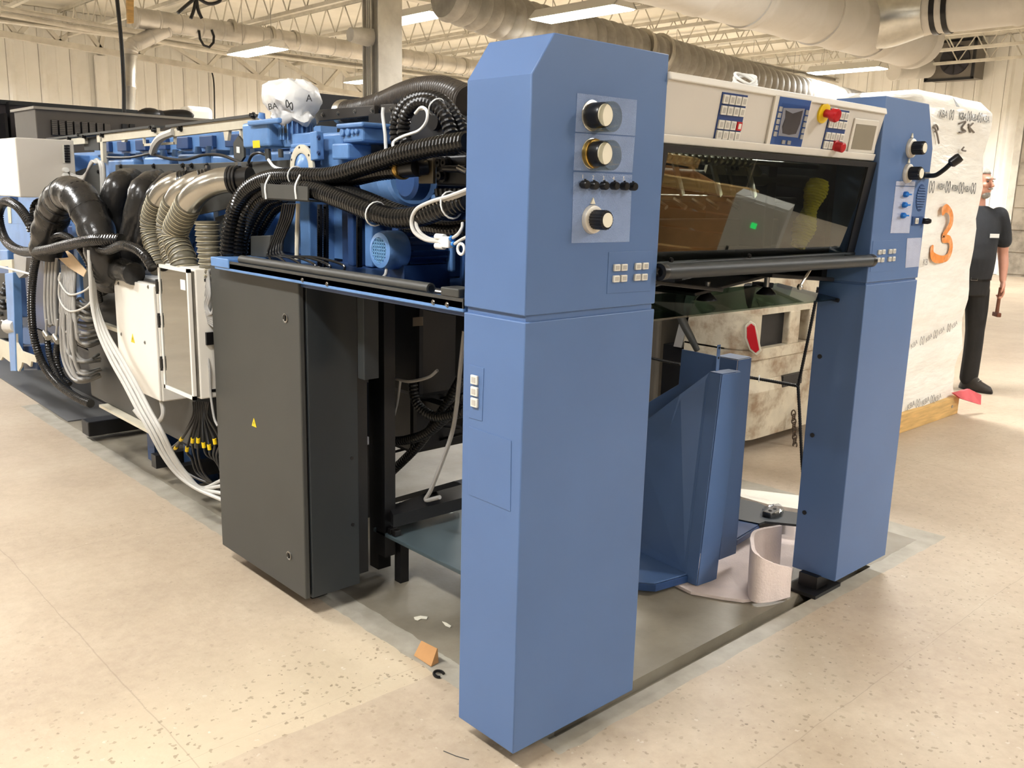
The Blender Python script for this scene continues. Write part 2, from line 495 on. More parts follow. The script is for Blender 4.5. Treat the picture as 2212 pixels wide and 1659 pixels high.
# sloped truss in front of the back wall
tr = MB()
yA = 19.2
def TP(x, y): return U(x, y, 'Y', yA)
def bar(m, a, b, t=.09):
    a = Vector(a); b = Vector(b); d = (b-a).normalized()
    u = Vector((0, 1, 0)); q = d.cross(u).normalized()
    m.prism([a - q*t/2 - u*t/2, a + q*t/2 - u*t/2, a + q*t/2 + u*t/2, a - q*t/2 + u*t/2], b-a); return m
truss = bar(MB(), TP(-40, 66), TP(1010, 244), .12).build('wall_truss', PAINTW, wb, 0)
bar(MB(), TP(-40, 9), TP(1010, 196), .10).build('truss_chord', PAINTW, truss, 0)
nodes_b = [(38, 78), (129, 90), (217, 106), (300, 120), (449, 146), (560, 166), (700, 189), (790, 205), (905, 224), (1000, 241)]
nodes_t = [(-10, 14), (77, 32), (178, 50), (224, 58), (339, 78), (486, 104), (600, 125), (735, 148), (830, 165), (950, 186)]
for i, (b_, t_) in enumerate(zip(nodes_b, nodes_t)):
    bar(MB(), TP(*t_), TP(*b_), .085).build('truss_web', PAINTW, truss, 0)
    if i+1 < len(nodes_t): bar(MB(), TP(*b_), TP(*nodes_t[i+1]), .085).build('truss_web', PAINTW, truss, 0)
# conduit runs along the truss
for k, (a, b_) in enumerate((((0, 18), (520, 108)), ((0, 30), (560, 128)))):
    tag(MB().cyl(U(*a, 'Y', 15.6), U(*b_, 'Y', 15.6), .04, n=10).build('conduit_pipe', PAINTW),
        ('upper' if k == 0 else 'lower') + ' white conduit pipe running along the wall truss', 'pipe')
# brighter flat sheet columns of the back wall
tag(MB().box(*sorted((U(208, 200, 'Y', 19.9).x, U(232, 200, 'Y', 19.9).x)), 19.86, 19.93, 0, 4.2).build('wall_pilaster', WALL, smooth=0),
    'flat cream pilaster on the ribbed back wall', 'pilaster')

# ---------------------------------------------------------------- lamps
LENS = emit('lamp_lens', (255, 246, 228), 26.0); LENS.cycles.emission_sampling = 'NONE'
def make_lamp():
    r = thing('ceiling_lamp', (0, 0, 0), 'white fluorescent high-bay lamp hanging below the roof joists', 'lamp', 'high-bay lamps of the hall')
    L_ = .72
    m = MB().prism([(-.10, -L_, .12), (.10, -L_, .12), (.21, -L_, 0), (.19, -L_, 0), (.09, -L_, .10), (-.09, -L_, .10), (-.19, -L_, 0), (-.21, -L_, 0)], (0, 2*L_, 0))
    m.box(-.1, .1, -L_, L_, .1, .125)
    m.build('reflector', WHITE, r, 0)
    for s in (-1, 1): MB().prism([(-.10, 0, .12), (.10, 0, .12), (.21, 0, 0), (-.21, 0, 0)], (0, .008, 0)).build('end_plate', WHITE, r, 0).location = (0, s*L_, 0)
    for k in (-1, 0, 1):
        m = MB().cyl((k*.1, -L_+.03, .02), (k*.1, L_-.03, .02), .022, n=10)
        m.build('tube', LENS, r)
    MB().box(-.18, .18, -L_+.02, L_-.02, -.012, -.006).build('lens', LENS, r, 0)
    for s in (-.5, .5): MB().cyl((0, s, .12), (0, s, .95), .004, n=5).build('hanging_wire', STEEL, r)
    return r
_a = U(555, 112, 'Z', 3.7); _b = U(1255, 31, 'Z', 3.7)
LAMPS = [(_a.x, _a.y, 3.7), (6.7, 9.6, 3.9), (_b.x, _b.y, 3.7), (15.2, 7.4, 3.9), (10.66, 16.6, 3.9), (16.5, 13.0, 3.9),
         (-2.4, .4, 4.0), (-2.4, 4.8, 4.0), (-2.4, 9.4, 4.0), (-2.4, -5.6, 4.0), (4.0, -3.4, 4.0), (5.6, 2.0, 4.0), (9.0, -3.0, 4.0), (-7.5, 3.0, 4.0), (14.0, -2.0, 4.0), (3.0, -8.0, 4.0),
         (1.2, 17.3, 3.9), (12.5, 13.5, 3.9), (14.0, 11.0, 3.9), (17.5, 3.0, 3.9), (-2.4, 14.0, 4.0), (-1.6, 17.6, 3.9), (16.0, 15.5, 3.9), (16.0, 9.5, 3.9)]  # this last row: unseen lamps added to brighten the back and right walls
LAMP_LABEL = {0: 'white fluorescent high-bay lamp hanging below the silver spiral duct', 1: 'white fluorescent high-bay lamp shining beside the white steel column',
              2: 'white fluorescent high-bay lamp shining above the nearer blue tower', 3: 'white fluorescent high-bay lamp under the large white main duct',
              4: 'small far white high-bay lamp near the sloped wall truss'}
l0 = None
for (x, y, z) in LAMPS:
    l = make_lamp() if l0 is None else dup(l0)
    l0 = l0 or l
    l.location = (x, y, z)
    l['label'] = LAMP_LABEL.get(LAMPS.index((x, y, z)), 'unseen white fluorescent high-bay lamp of the hall, some added to brighten its walls')
    ld = bpy.data.lights.new('lamp_light', 'AREA'); ld.shape = 'RECTANGLE'; ld.size = .34; ld.size_y = 1.38
    ld.energy = LAMP_W; ld.color = (.965, .98, 1.0); ld.spread = radians(170)
    lo = bpy.data.objects.new('lamp_light', ld); COL.objects.link(lo)
    lo.location = (x, y, z - .02); lo.parent = None

# ---------------------------------------------------------------- ducts
DUCT = mat('spiral_duct_steel', (196, 192, 184), .4, .5, var=.12, scale=4, stain=(150, 142, 126), stain_amt=.35)
DUCT_D = mat('dusty_flex_duct', (158, 154, 146), .55, .2, var=.2, scale=5, stain=(120, 114, 104), stain_amt=.45)
def spiral(m, a, b, r, pitch=.25, n=24):
    a = Vector(a); b = Vector(b); L_ = (b-a).length; k = max(2, int(L_/pitch)); d = (b-a)/L_
    pts = []; rs = []
    for i in range(k):
        s = L_*i/k
        for ds, dr in ((0, 0), (pitch*.04, .012), (pitch*.08, .012), (pitch*.12, 0)):
            pts.append(a + d*(s+ds)); rs.append(r+dr)
    pts.append(b); rs.append(r)
    m.tube(pts, rs, n)
    return m
def elbow(m, p0, p1, p2, r, n=24):
    """rounded bend through p1"""
    p0, p1, p2 = Vector(p0), Vector(p1), Vector(p2)
    pts = [(1-t)**2*p0 + 2*t*(1-t)*p1 + t*t*p2 for t in [i/8 for i in range(9)]]
    rs = [r*1.0 + (.012 if i % 2 == 0 else 0) for i in range(9)]
    m.tube(pts, rs, n); return m
# silver duct along the back with its drop pipe
d1 = thing('silver_air_duct', (5, 14, 4.0), 'long silver spiral duct under the joists with a bent drop pipe', 'duct')
a, b_ = U(290, 38, 'Y', 14), U(1060, 152, 'Y', 14)
spiral(MB(), a, b_, .16, .35).build('main_run', DUCT, d1)
for px, py in ((500, 64), (584, 78), (635, 87), (860, 122), (935, 134), (1000, 143)):
    c = U(px, py, 'Y', 14); MB().cyl(c - V(.03, 0, 0), c + V(.03, 0, 0), 0.172, n=24).build('joint_band', ZINC, d1)
q0, q1, q2 = U(362, 62, 'Y', 14), U(330, 78, 'Y', 14), U(296, 93, 'Y', 14)
spiral(MB(), q0, q2, .12, .4, 18).build('branch_run', DUCT, d1)
elbow(MB(), q2, U(279, 98, 'Y', 14), U(281, 118, 'Y', 14), .115, 18).build('elbow', DUCT, d1)
spiral(MB(), U(281, 116, 'Y', 14), U(277, 250, 'Y', 14), .10, .5, 16).build('drop_pipe', ZINC, d1)
# ribbed dusty flexible duct
pts = [U(960, -10, 'Y', 8), U(1130, 50, 'Y', 8), U(1300, 88, 'Y', 8), U(1450, 128, 'Y', 8), U(1600, 168, 'Y', 8), U(1720, 200, 'Y', 8), U(1860, 232, 'Y', 8)]
d2 = thing('flexible_air_duct', pts[2], 'wide dusty ribbed flexible duct sagging above the control console', 'duct')
MB().corr(pts, .30, .20, .035, 24).build('ribbed_hose', DUCT_D, d2)
for px, py in ((1380, 108), (1420, 118)):
    c = U(px, py, 'Y', 8); MB().cyl(c - V(.04, 0, -.008), c + V(.04, 0, -.008), .325, n=24).build('clamp_band', ZINC, d2)
# big painted duct with branch
DUCT_W = mat('white_painted_duct', (208, 204, 196), .5, .1, var=.06, scale=3, stain=(176, 170, 160), stain_amt=.3)
a, b_ = U(1390, -85, 'Y', 4.4), U(1962, 82, 'Y', 4.4)
a = a + (a-b_).normalized()*3.0
d3 = thing('main_air_duct', (a+b_)/2, 'large white round main duct ending in a rounded cap near the wall vent', 'duct')
spiral(MB(), a, b_, .365, .9, 32).build('main_run', DUCT_W, d3)
dd = (b_-a).normalized()
MB().lathe([(.365, 0), (.39, .03), (.38, .2), (.33, .37), (.23, .5), (.10, .56)], b_, dd, 32).build('end_cap', DUCT_W, d3)
for t in (.55, .72, .87):
    c = a.lerp(b_, t); MB().cyl(c - dd*.04, c + dd*.04, 0.383, n=32).build('joint_band', DUCT_W, d3)
j1 = U(1880, 42, 'Y', 4.36)
MB().lathe([(.41, 0), (.38, .3), (.30, .62), (.285, .66)], j1 + V(-.05, -.05, .02), V(.12, -1, .02), 28).build('branch_cone', ALU, d3)
e1 = U(2330, -16, 'X', j1.x + .3)
spiral(MB(), j1 + V(.04, -.62, .03), V(j1.x+.35, -2.5, j1.z+.1), .28, .9, 28).build('branch_run', DUCT_W, d3)
# black straps on the branch
for k in (0, .14):
    c = j1 + V(.06, -.82-k, .04)
    MB().lathe([(.29, -.03), (.30, -.03), (.30, .03), (.29, .03)], c, V(.12, -1, .02), 28, False).build('black_strap', BLACK, d3)
# wall vent with fan
vc = U(2060, 132, 'X', 19.5)
v = thing('wall_vent', vc, 'dark framed round exhaust vent high on the ribbed wall', 'vent')
MB().box(19.35, 19.9, vc.y-.5, vc.y+.5, vc.z-.38, vc.z+.38).build('vent_box', mat('grey_vent', (126, 120, 112), .6), v, 0)
MB().cyl((19.34, vc.y-.1, vc.z), (19.30, vc.y-.1, vc.z), .31, n=28).build('fan_opening', mat('dark_vent_hole', (50, 48, 54), .5), v)
m = MB()
for k in range(8):
    an = k*pi/4; m.cbox((19.29, vc.y-.1+.15*cos(an), vc.z+.15*sin(an)), .01, .28, .03, Matrix.Rotation(an, 3, 'X'))
m.build('fan_blade', BLACK_M, v, 0)
for s in ((-.52, -.46, -.40, .40), (.46, .52, -.40, .40)): MB().box(19.32, 19.36, vc.y+s[0], vc.y+s[1], vc.z+s[2], vc.z+s[3]).build('frame_rail', BLACK_M, v, 0)
for s in ((-.52, .52, -.42, -.37), (-.52, .52, .37, .42)): MB().box(19.32, 19.36, vc.y+s[0], vc.y+s[1], vc.z+s[2], vc.z+s[3]).build('frame_rail', BLACK_M, v, 0)
# round duct by the wall, just under the big one
tag(spiral(MB(), U(1990, 148, 'X', 18.2) + V(0, .6, 0), vc + V(-.3, .4, -.15), .2, .5, 18).build('small_air_duct', DUCT_W), 'small round duct leading to the exhaust vent', 'duct')

# steel column
cc = U(826, 200, 'Y', 8)
cx, cy = cc.x, cc.y
col_ = tag(MB().box(cx-.17, cx+.17, cy-.17, cy-.15, 0, CEIL).box(cx-.17, cx+.17, cy+.15, cy+.17, 0, CEIL).box(cx-.01, cx+.01, cy-.15, cy+.15, 0, CEIL)
    .build('steel_column', PAINTW, smooth=0), 'white steel H column standing behind the press', 'column')
for dx in (-.05, -.01, .03):
    MB().cyl((cx-.19, cy+dx, .05), (cx-.19, cy+dx, 4.6), .012, n=8).build('conduit', PAINTW, col_)
MB().cyl((cx-.17, cy-.0, 3.28), (cx-.45, cy-.0, 3.28), .11, .08, 18).build('bell', PAINTW, col_)

# hanging cords and the loose board near the joists
tag(MB().tube(catmull([U(252, -10, 'Y', 9), U(262, 90, 'Y', 9), U(267, 180, 'Y', 9), U(268, 245, 'Y', 9)]), .022, 8).build('hanging_cable', BLACK_M),
    'thin dark cable hanging down beside the silver drop pipe', 'cable')
tag(MB().prism([U(274, -12, 'Y', 11), U(289, -12, 'Y', 11), U(289, 50, 'Y', 11), U(277, 50, 'Y', 11)], (0, .05, 0)).build('wood_board', PINE, smooth=0),
    'short pine board hung up among the joists', 'board')
tag(MB().tube([U(*p, 'Y', 13.85) for p in ((430, 66), (432, 84), (440, 98), (452, 102), (461, 92), (462, 78), (457, 64))], .022, 8).build('cable_loop', BLACK_M),
    'dark cable coiled in a loop under the silver duct', 'cable')
for k, ps in enumerate((((424, -6), (419, 20), (412, 40)), ((424, -6), (428, 22), (436, 40)), ((424, -6), (400, 14), (384, 28)), ((424, -6), (450, 8), (472, 4), (478, -6)))):
    tag(MB().tube(catmull([U(*p, 'Y', 12) for p in ps]), .025, 8).build('hanging_cable', BLACK_M),
        'dark cable splaying from the knot above the silver duct', 'cable', 'cables splaying from the knot')
tag(MB().tube(catmull([U(455, 146, 'Y', 19.7), U(462, 180, 'Y', 19.7), U(464, 262, 'Y', 19.7)]), .018, 6).build('wall_cable', BLACK_M),
    'thin dark cable running down the ribbed back wall', 'cable')
# ================================================================== FEEDER: TOWERS, CONSOLE, GUARD
def UP(x, y, p, n):
    d = MR @ Vector(((x - 1106) / FPX, -(y - 829.5) / FPX, -1.0))
    p = Vector(p); n = Vector(n); return CAM + d * ((p - CAM).dot(n) / d.dot(n))
def plate(pts, nrm, t, off=0.0):
    """flat plate from 3d outline, standing off along nrm"""
    nrm = Vector(nrm).normalized()
    return MB().prism([Vector(p) + nrm*off for p in pts], nrm*t)
def lerp4(c, u, v): return (c[0]*(1-u) + c[1]*u)*(1-v) + (c[3]*(1-u) + c[2]*u)*v
FILM = mat('frosted_film', (128, 150, 190), .16, var=.06, scale=20, bump=.5, bscale=420, coat=.3)
FILM_L = mat('pale_frosted_film', (168, 176, 200), .22, var=.05, scale=20, bump=.4, bscale=420)
KEY = mat('white_key_plastic', (214, 212, 202), .35, var=.04)
KEY_F = mat('key_legend', (176, 172, 164), .45, var=.04)
KPLATE = mat('keypad_blue', (44, 66, 118), .4, var=.05)
KNOBW = mat('knob_cap_ivory', (232, 226, 206), .4, var=.02)
CLEAR = glassmat('clear_acrylic', (232, 232, 226), .03, .06)
BRASS = mat('brass_ring', (196, 160, 84), .28, 1.0, var=.08)
YN = V(0, -1, 0)

def knob(parent, base, style):
    """control knob standing out of a front panel (axis -Y)"""
    b = Vector(base)
    if style == 'sleeve' or style == 'brass':
        k = MB().lathe([(.030, .004), (.031, .008), (.0305, .040), (.0285, .045), (.027, .045)], b, YN, 32).build('knob', BLACK, parent)
        MB().lathe([(.037, 0), (.037, .003), (.034, .004)], b, YN, 32).build('base_ring', ALU, k)
        if style == 'brass': MB().lathe([(.034, .004), (.036, .006), (.036, .014), (.034, .016)], b, YN, 32).build('brass_ring', BRASS, k)
        MB().lathe([(.0262, .0445), (.0262, .0465), (.001, .0467)], b, YN, 32).build('knob_cap', KNOBW, k)
        MB().lathe([(.0345, .002), (.0345, .058), (.0362, .058), (.0362, .002)], b + V(.012, 0, -.004), YN, 32, False).build('clear_sleeve', CLEAR, k)
    else:
        m = MB(); n = 40; prof = [(.024, .006), (.0245, .014), (.0245, .052), (.022, .055)]
        u = V(1, 0, 0); q = V(0, 0, 1); rings = []
        for r, h in prof:
            rings.append([b + YN*h + (u*cos(2*pi*j/n) + q*sin(2*pi*j/n))*(r - (.0016 if j % 2 else 0)) for j in range(n)])
        m.loft(rings)
        k = m.build('knob', BLACK, parent, 20)
        MB().lathe([(.036, 0), (.0365, .004), (.034, .012), (.026, .014)], b, YN, 32).build('dial_disc', mat('silver_dial', (214, 208, 196), .35, .3), k)
        MB().lathe([(.018, .0548), (.018, .0562), (.001, .0565)], b, YN, 28).build('knob_cap', KNOBW, k)
        MB().prism([b + YN*.001 + V(-.008, 0, .038), b + YN*.001 + V(.008, 0, .038), b + YN*.001 + V(0, 0, .054)], YN*.004).build('pointer', KNOBW, k, 0)
    return k
def button(parent, c, sx, sz, ax, m=None, name='button'):
    """square push button on plane with normal ax (X or Y)"""
    mb = MB(); c = Vector(c)
    if ax == 'Y':
        mb.box(c.x-sx/2, c.x+sx/2, c.y-.007, c.y, c.z-sz/2, c.z+sz/2)
        f = MB().box(c.x-sx*.3, c.x+sx*.3, c.y-.0078, c.y-.0069, c.z-sz*.3, c.z+sz*.3)
    else:
        mb.box(c.x-.007, c.x, c.y-sx/2, c.y+sx/2, c.z-sz/2, c.z+sz/2)
        f = MB().box(c.x-.0078, c.x-.0069, c.y-sx*.3, c.y+sx*.3, c.z-sz*.3, c.z+sz*.3)
    o = mb.build(name, m or KEY, parent, 0, bevel=.0015)
    f.build('legend', KEY_F, o, 0)
    return o

# ---------------------------------------------------------------- near tower
TD = .231
t1 = thing('press_tower', (.25, .115, 0), 'nearer blue press tower with three big knobs and a row of small black knobs', 'machine tower')
up = MB().prism([(0, 0, 1.243), (.496, 0, 1.243), (.496, 0, 1.90), (.069, 0, 1.90), (0, 0, 1.802)], (0, TD, 0)).build('upper_housing', BLUE, t1, 30, bevel=.003)
lo_ = MB().box(0, .496, 0, TD, .06, 1.228).build('lower_housing', BLUE, t1, 30, bevel=.003)
MB().box(.008, .488, .006, TD-.006, 1.226, 1.245).build('seam_strip', BLUE, t1, 0)
for x in (.15, .38):
    f = MB().box(x-.03, x+.03, .09, .15, .008, .062).build('foot', BLACK_M, t1, 0)
    MB().box(x-.05, x+.05, .07, .17, 0, .010).build('foot_plate', BLACK_M, f, 0)
def F1(cx, cy): return U(1180 + cx/3.607, 180 + cy/3.607, 'Y', 0.0)
for q in (((240, 75), (705, 130), (690, 410), (225, 378)), ((223, 386), (688, 420), (668, 695), (212, 678)), ((211, 690), (667, 712), (645, 1235), (195, 1245))):
    plate([F1(*p) for p in q], YN, .0012).build('frosted_label_film', FILM, up, 0)
knob(up, F1(352, 252), 'sleeve'); knob(up, F1(350, 548), 'brass'); knob(up, F1(350, 1060), 'ribbed')
for cx, cy in ((268, 788), (338, 795), (418, 797), (498, 798), (576, 801), (642, 804)):
    b = F1(cx, cy)
    k = MB().lathe([(.006, 0), (.006, .006), (.0105, .008), (.0108, .022), (.009, .025)], b, YN, 18).build('small_knob', BLACK, up)
    MB().cyl(b + V(0, -.015, .006), b + V(0, -.015, .0135), .004, .003, 8).build('pointer_tab', BLACK, k)
for n_, cx, cy in (('1', 281, 728), ('2', 362, 735), ('3', 443, 740), ('4', 521, 742), ('5', 600, 743)):
    text_obj(n_, .014, KNOBW, frame(F1(cx, cy) + YN*.0014, (1, 0, 0), (0, 0, 1)), up, 'numeral', .0003)
hp = [F1(485, 1315), F1(825, 1305), F1(805, 1618), F1(470, 1640)]
plate(hp, YN, .0015).build('button_plate', BLUE, up, 0, bevel=.0007)
for cx, cy in ((538, 1435), (595, 1433), (533, 1522), (592, 1518), (703, 1425), (760, 1422), (697, 1510), (752, 1508)):
    button(up, F1(cx, cy) + V(0, -.0015, 0), .023, .018, 'Y')
# left side: three buttons and an access hatch
S1 = lambda x, y: U(x, y, 'X', 0.0)
plate([S1(1014, 787), S1(1046, 795), S1(1042, 910), S1(1013, 902)], (-1, 0, 0), .0015).build('button_plate', BLUE, lo_, 0, bevel=.0007)
for y in (820, 845, 869): button(lo_, S1(1028, y) + V(-.0015, 0, 0), .026, .024, 'X')
plate([S1(1014, 921), S1(1105, 952), S1(1103, 1105), S1(1013, 1068)], (-1, 0, 0), .0015).build('access_hatch', BLUE, lo_, 0, bevel=.0007)

# ---------------------------------------------------------------- far tower
X2, X3, TD2 = 1.73, 2.158, .19
t2 = thing('press_tower', ((X2+X3)/2, .1, 0), 'farther blue press tower carrying a gooseneck microphone beside the wrapped load', 'machine tower')
ch = .075
up2 = MB().prism([(X2, 0, 1.24), (X3, 0, 1.24), (X3, 0, 1.74), (X3-ch, 0, 1.90), (X2, 0, 1.90)], (0, TD2, 0)).build('upper_housing', BLUE, t2, 30, bevel=.003)
lo2 = MB().box(X2, X3, 0, TD2, .06, 1.232).build('lower_housing', BLUE, t2, 30, bevel=.003)
MB().box(X2+.006, X3-.006, .006, TD2-.006, 1.23, 1.242).build('seam_strip', BLUE, t2, 0)
fp = U(1747, 1262, 'Z', .03)
f = MB().box(1.70, 1.79, .06, .14, .012, .065).build('foot', BLACK_M, t2, 0)
MB().box(1.64, 1.84, .03, .17, 0, .014).build('foot_plate', BLACK_M, f, 0)
for px, py in ((1771, 770), (1755, 940), (1738, 1107)):
    MB().lathe([(.009, 0), (.009, .003), (.004, .003)], U(px, py, 'X', X2), (-1, 0, 0), 14).build('bolt', BLACK_M, lo2)
def F2(cx, cy): return U(1840 + cx/3.607, 200 + cy/3.607, 'Y', 0.0)
knob(up2, U(1966, 320, 'Y', 0), 'ribbed'); knob(up2, U(1959, 374.5, 'Y', 0), 'ribbed')
plate([F2(345, 690), F2(492, 692), F2(488, 728), F2(342, 724)], YN, .0012).build('label_film', FILM_L, up2, 0)
plate([F2(340, 731), F2(487, 735), F2(445, 1095), F2(298, 1095)], YN, .0012).build('label_film', FILM_L, up2, 0)
plate([F2(430, 1135), F2(540, 1130), F2(520, 1355), F2(415, 1365)], YN, .0012).build('label_film', FILM_L, up2, 0)
SWB = mat('switch_blue', (30, 110, 190), .3)
for cx, cy in ((408, 793), (398, 875), (387, 957)):
    c = F2(cx, cy)
    k = MB().lathe([(.011, 0), (.011, .012), (.008, .016)], c, YN, 16).build('selector_switch', SWB, up2)
    MB().cbox(c + V(0, -.015, 0), .052, .006, .006).build('switch_wing', SWB, k, 0)
# loudspeaker grille: slots
g0 = F2(535, 820)
gp = MB().lathe([(.05, 0), (.05, .001)], (0, 0, 0), YN, 28).build('speaker_grille', BLUE_D, up2)
gp.matrix_basis = Matrix.Translation(g0) @ Matrix.Diagonal((.8, 1, 1.05, 1))
for i in range(9):
    dz = -.04 + .01*i; hw = .038*sqrt(max(0.05, 1-(dz/.05)**2))
    MB().box(g0.x-hw, g0.x+hw, -.004, -.001, g0.z+dz-.0025, g0.z+dz+.0025).build('grille_slat', BLUE, gp, 0)
button(up2, F2(497, 1000), .026, .022, 'Y')
MB().box(*(lambda c: (c.x-.042, c.x+.046, -.003, 0, c.z-.017, c.z+.017))(F2(505, 1000))).build('socket_plate', BLUE_D, up2, 0)
MB().lathe([(.012, 0), (.012, .02), (.008, .03)], F2(555, 1000), YN, 14).build('socket', BLACK, up2)
plate([F2(165, 1155), F2(365, 1150), F2(345, 1385), F2(140, 1400)], YN, .0012).build('button_plate', BLUE, up2, 0, bevel=.0006)
for cx, cy in ((208, 1243), (238, 1240), (198, 1303), (229, 1303), (290, 1237), (320, 1235), (285, 1297), (316, 1295)):
    button(up2, F2(cx, cy) + V(0, -.0012, 0), .021, .017, 'Y')
# gooseneck microphone
mp_ = [U(1999, 379, 'Y', -.004), U(2006, 379.5, 'Y', -.03), U(2022, 378, 'Y', -.06), U(2040, 366, 'Y', -.09), U(2052, 355, 'Y', -.11)]
mic = tag(MB().tube(catmull(mp_, 6), .009, 12).build('gooseneck_microphone', BLACK), 'black gooseneck microphone plugged into the farther blue tower', 'microphone')
e0 = mp_[-1]; e1 = U(2075, 338, 'Y', -.14)
MB().tube([e0, e0.lerp(e1, .15), e0.lerp(e1, .75), e1], [.011, .018, .019, .017], 14).build('microphone_head', BLACK, mic)
MB().cyl(mp_[0] + V(0, .004, 0), mp_[0] + V(.01, -.01, 0), .013, n=14).build('socket_collar', ALU, mic)

# ---------------------------------------------------------------- control console
CN = V(0, -.9756, -.2195).normalized(); CP = V(1.0, -.004, 1.838)
con = thing('control_console', (1.1, .1, 1.676), 'beige control console bridging the two blue towers above the glass guard', 'console')
MB().prism([(.494, -.004, 1.838), (.494, .027, 1.70), (.494, .21, 1.70), (.494, .21, 1.838)], (1.234, 0, 0)).build('console_body', BEIGE, con, 0)
MB().prism([(.494, -.013, 1.836), (.494, -.008, 1.857), (.494, .215, 1.857), (.494, .215, 1.836)], (1.234, 0, 0)).build('top_lip', BEIGE_L, con, 0, bevel=.004)
MB().prism([(.494, .014, 1.70), (.494, .020, 1.676), (.494, .21, 1.676), (.494, .21, 1.70)], (1.234, 0, 0)).build('bottom_lip', BEIGE_L, con, 0, bevel=.003)
def FC(cx, cy, off=0.0): return UP(1430 + cx/4.424, 140 + cy/4.424, CP + CN*off, CN)
def keypad(cs, red=None):
    c = [FC(*p) for p in cs]
    kp = plate(c, CN, .002).build('keypad', KPLATE, con, 0)
    for r, v in enumerate((.135, .365, .665, .885)):
        for k, u in enumerate((.135, .375, .615, .855)):
            hu, hv = .098, .095
            q = [lerp4(c, u-hu, v-hv), lerp4(c, u+hu, v-hv), lerp4(c, u+hu, v+hv), lerp4(c, u-hu, v+hv)]
            isr = red == (r, k)
            o = plate(q, CN, .006, .002).build('key', RED if isr else KEY, kp, 0, bevel=.001)
            hu *= .55; hv *= .62
            if isr: 
                q = [lerp4(c, u-hu, v-hv), lerp4(c, u+hu, v-hv), lerp4(c, u+hu, v+hv), lerp4(c, u-hu, v+hv)]
                plate(q, CN, .0006, .0082).build('key_mark', KEY, kp, 0)
            else:
                q = [lerp4(c, u-hu, v-hv), lerp4(c, u+hu, v-hv), lerp4(c, u+hu, v+hv), lerp4(c, u-hu, v+hv)]
                plate(q, CN, .0004, .0082).build('key_mark', KEY_F, kp, 0)
    return kp
keypad(((575, 258), (817, 293), (725, 733), (487, 712)), (2, 3))
keypad(((1610, 415), (1788, 443), (1700, 820), (1515, 803)))
# touch screen with protective film
sp = plate([FC(1072, 275), FC(1420, 325), FC(1312, 799), FC(972, 771)], CN, .008).build('screen_panel', BEIGE_L, con, 0, bevel=.002)
sq = [FC(1108, 297), FC(1405, 340), FC(1305, 785), FC(1010, 755)]
plate(sq, CN, .001, .008).build('screen_plate', mat('screen_blue', (52, 84, 142), .35), sp, 0)
def SQ(u, v, off): return lerp4(sq, u, v) + CN*off
plate([SQ(.16, .22, .009), SQ(.84, .18, .009), SQ(.82, .80, .009), SQ(.18, .80, .009)], CN, .001).build('screen_bezel', mat('film_grey', (158, 156, 160), .25), sp, 0)
plate([SQ(*p, .010) for p in ((.24, .26), (.48, .31), (.78, .22), (.78, .5), (.72, .72), (.5, .76), (.3, .74), (.24, .6), (.28, .42))], CN, .0008).build('display', mat('dark_display', (92, 86, 84), .2), sp, 0)
for v in (.25, .38, .51, .64, .77):
    for u in (.075, .925):
        plate([SQ(u-.045, v-.05, .009), SQ(u+.045, v-.05, .009), SQ(u+.045, v+.05, .009), SQ(u-.045, v+.05, .009)], CN, .003).build('soft_key', KEY_F, sp, 0)
for u in (.38, .56): plate([SQ(u-.05, .88, .009), SQ(u+.05, .88, .009), SQ(u+.05, .96, .009), SQ(u-.05, .96, .009)], CN, .003).build('soft_key', KEY_F, sp, 0)
# crinkled clear film over the screen
FILMC = glassmat('clear_wrap', (232, 234, 238), .1, -.02)
m = MB(); nn = 12; g = []
rnd = random.Random(3)
for j in range(nn+1):
    for i in range(nn+1):
        g.append(SQ(.06 + .9*i/nn, .12 + .84*j/nn, 0.0125 + rnd.random()*.0025))
m.add(g, [(j*(nn+1)+i, j*(nn+1)+i+1, (j+1)*(nn+1)+i+1, (j+1)*(nn+1)+i) for j in range(nn) for i in range(nn)])
m.build('protective_film', FILMC, sp, 60)
# emergency stop
ec = FC(1538, 458)
es = MB().lathe([(.033, 0), (.033, .006), (.026, .009)], ec, CN, 32).build('emergency_stop', YELLOW, con)
MB().lathe([(.013, .008), (.013, .03), (.021, .034), (.022, .05), (.018, .056), (.001, .057)], ec, CN, 28).build('stop_button', RED, es)
rc = FC(1640, 772)
rk = MB().lathe([(.020, 0), (.020, .01), (.0165, .013), (.0165, .036), (.013, .039), (.001, .039)], rc, CN, 26).build('red_push_button', RED, con)
bf = plate([FC(1836, 506), FC(2066, 532), FC(2015, 850), FC(1760, 835)], CN, .006).build('display_frame', BEIGE_L, con, 0, bevel=.003)
plate([FC(1842, 560), FC(2035, 582), FC(1985, 815), FC(1790, 800)], CN, .001, .006).build('blank_display', mat('grey_display', (142, 134, 118), .22, var=.03), bf, 0)
# coil of white cable on top of the console
for k in range(3):
    c = V(.93 + k*.012, .05, 1.860)
    m = MB(); pts = [c + V(.040*cos(a), .03*sin(a)+.010*k, .022 + .020*sin(a*1+.6*k)) for a in [2*pi*i/20 for i in range(20)]]
    if k == 0: coil = tag(m.tube(pts, .004, 8, closed=True).build('cable_coil', TIE), 'small coil of white cable lying on top of the beige console', 'cable coil')
    else: m.tube(pts, .004, 8, closed=True).build('cable_turn', TIE, coil)

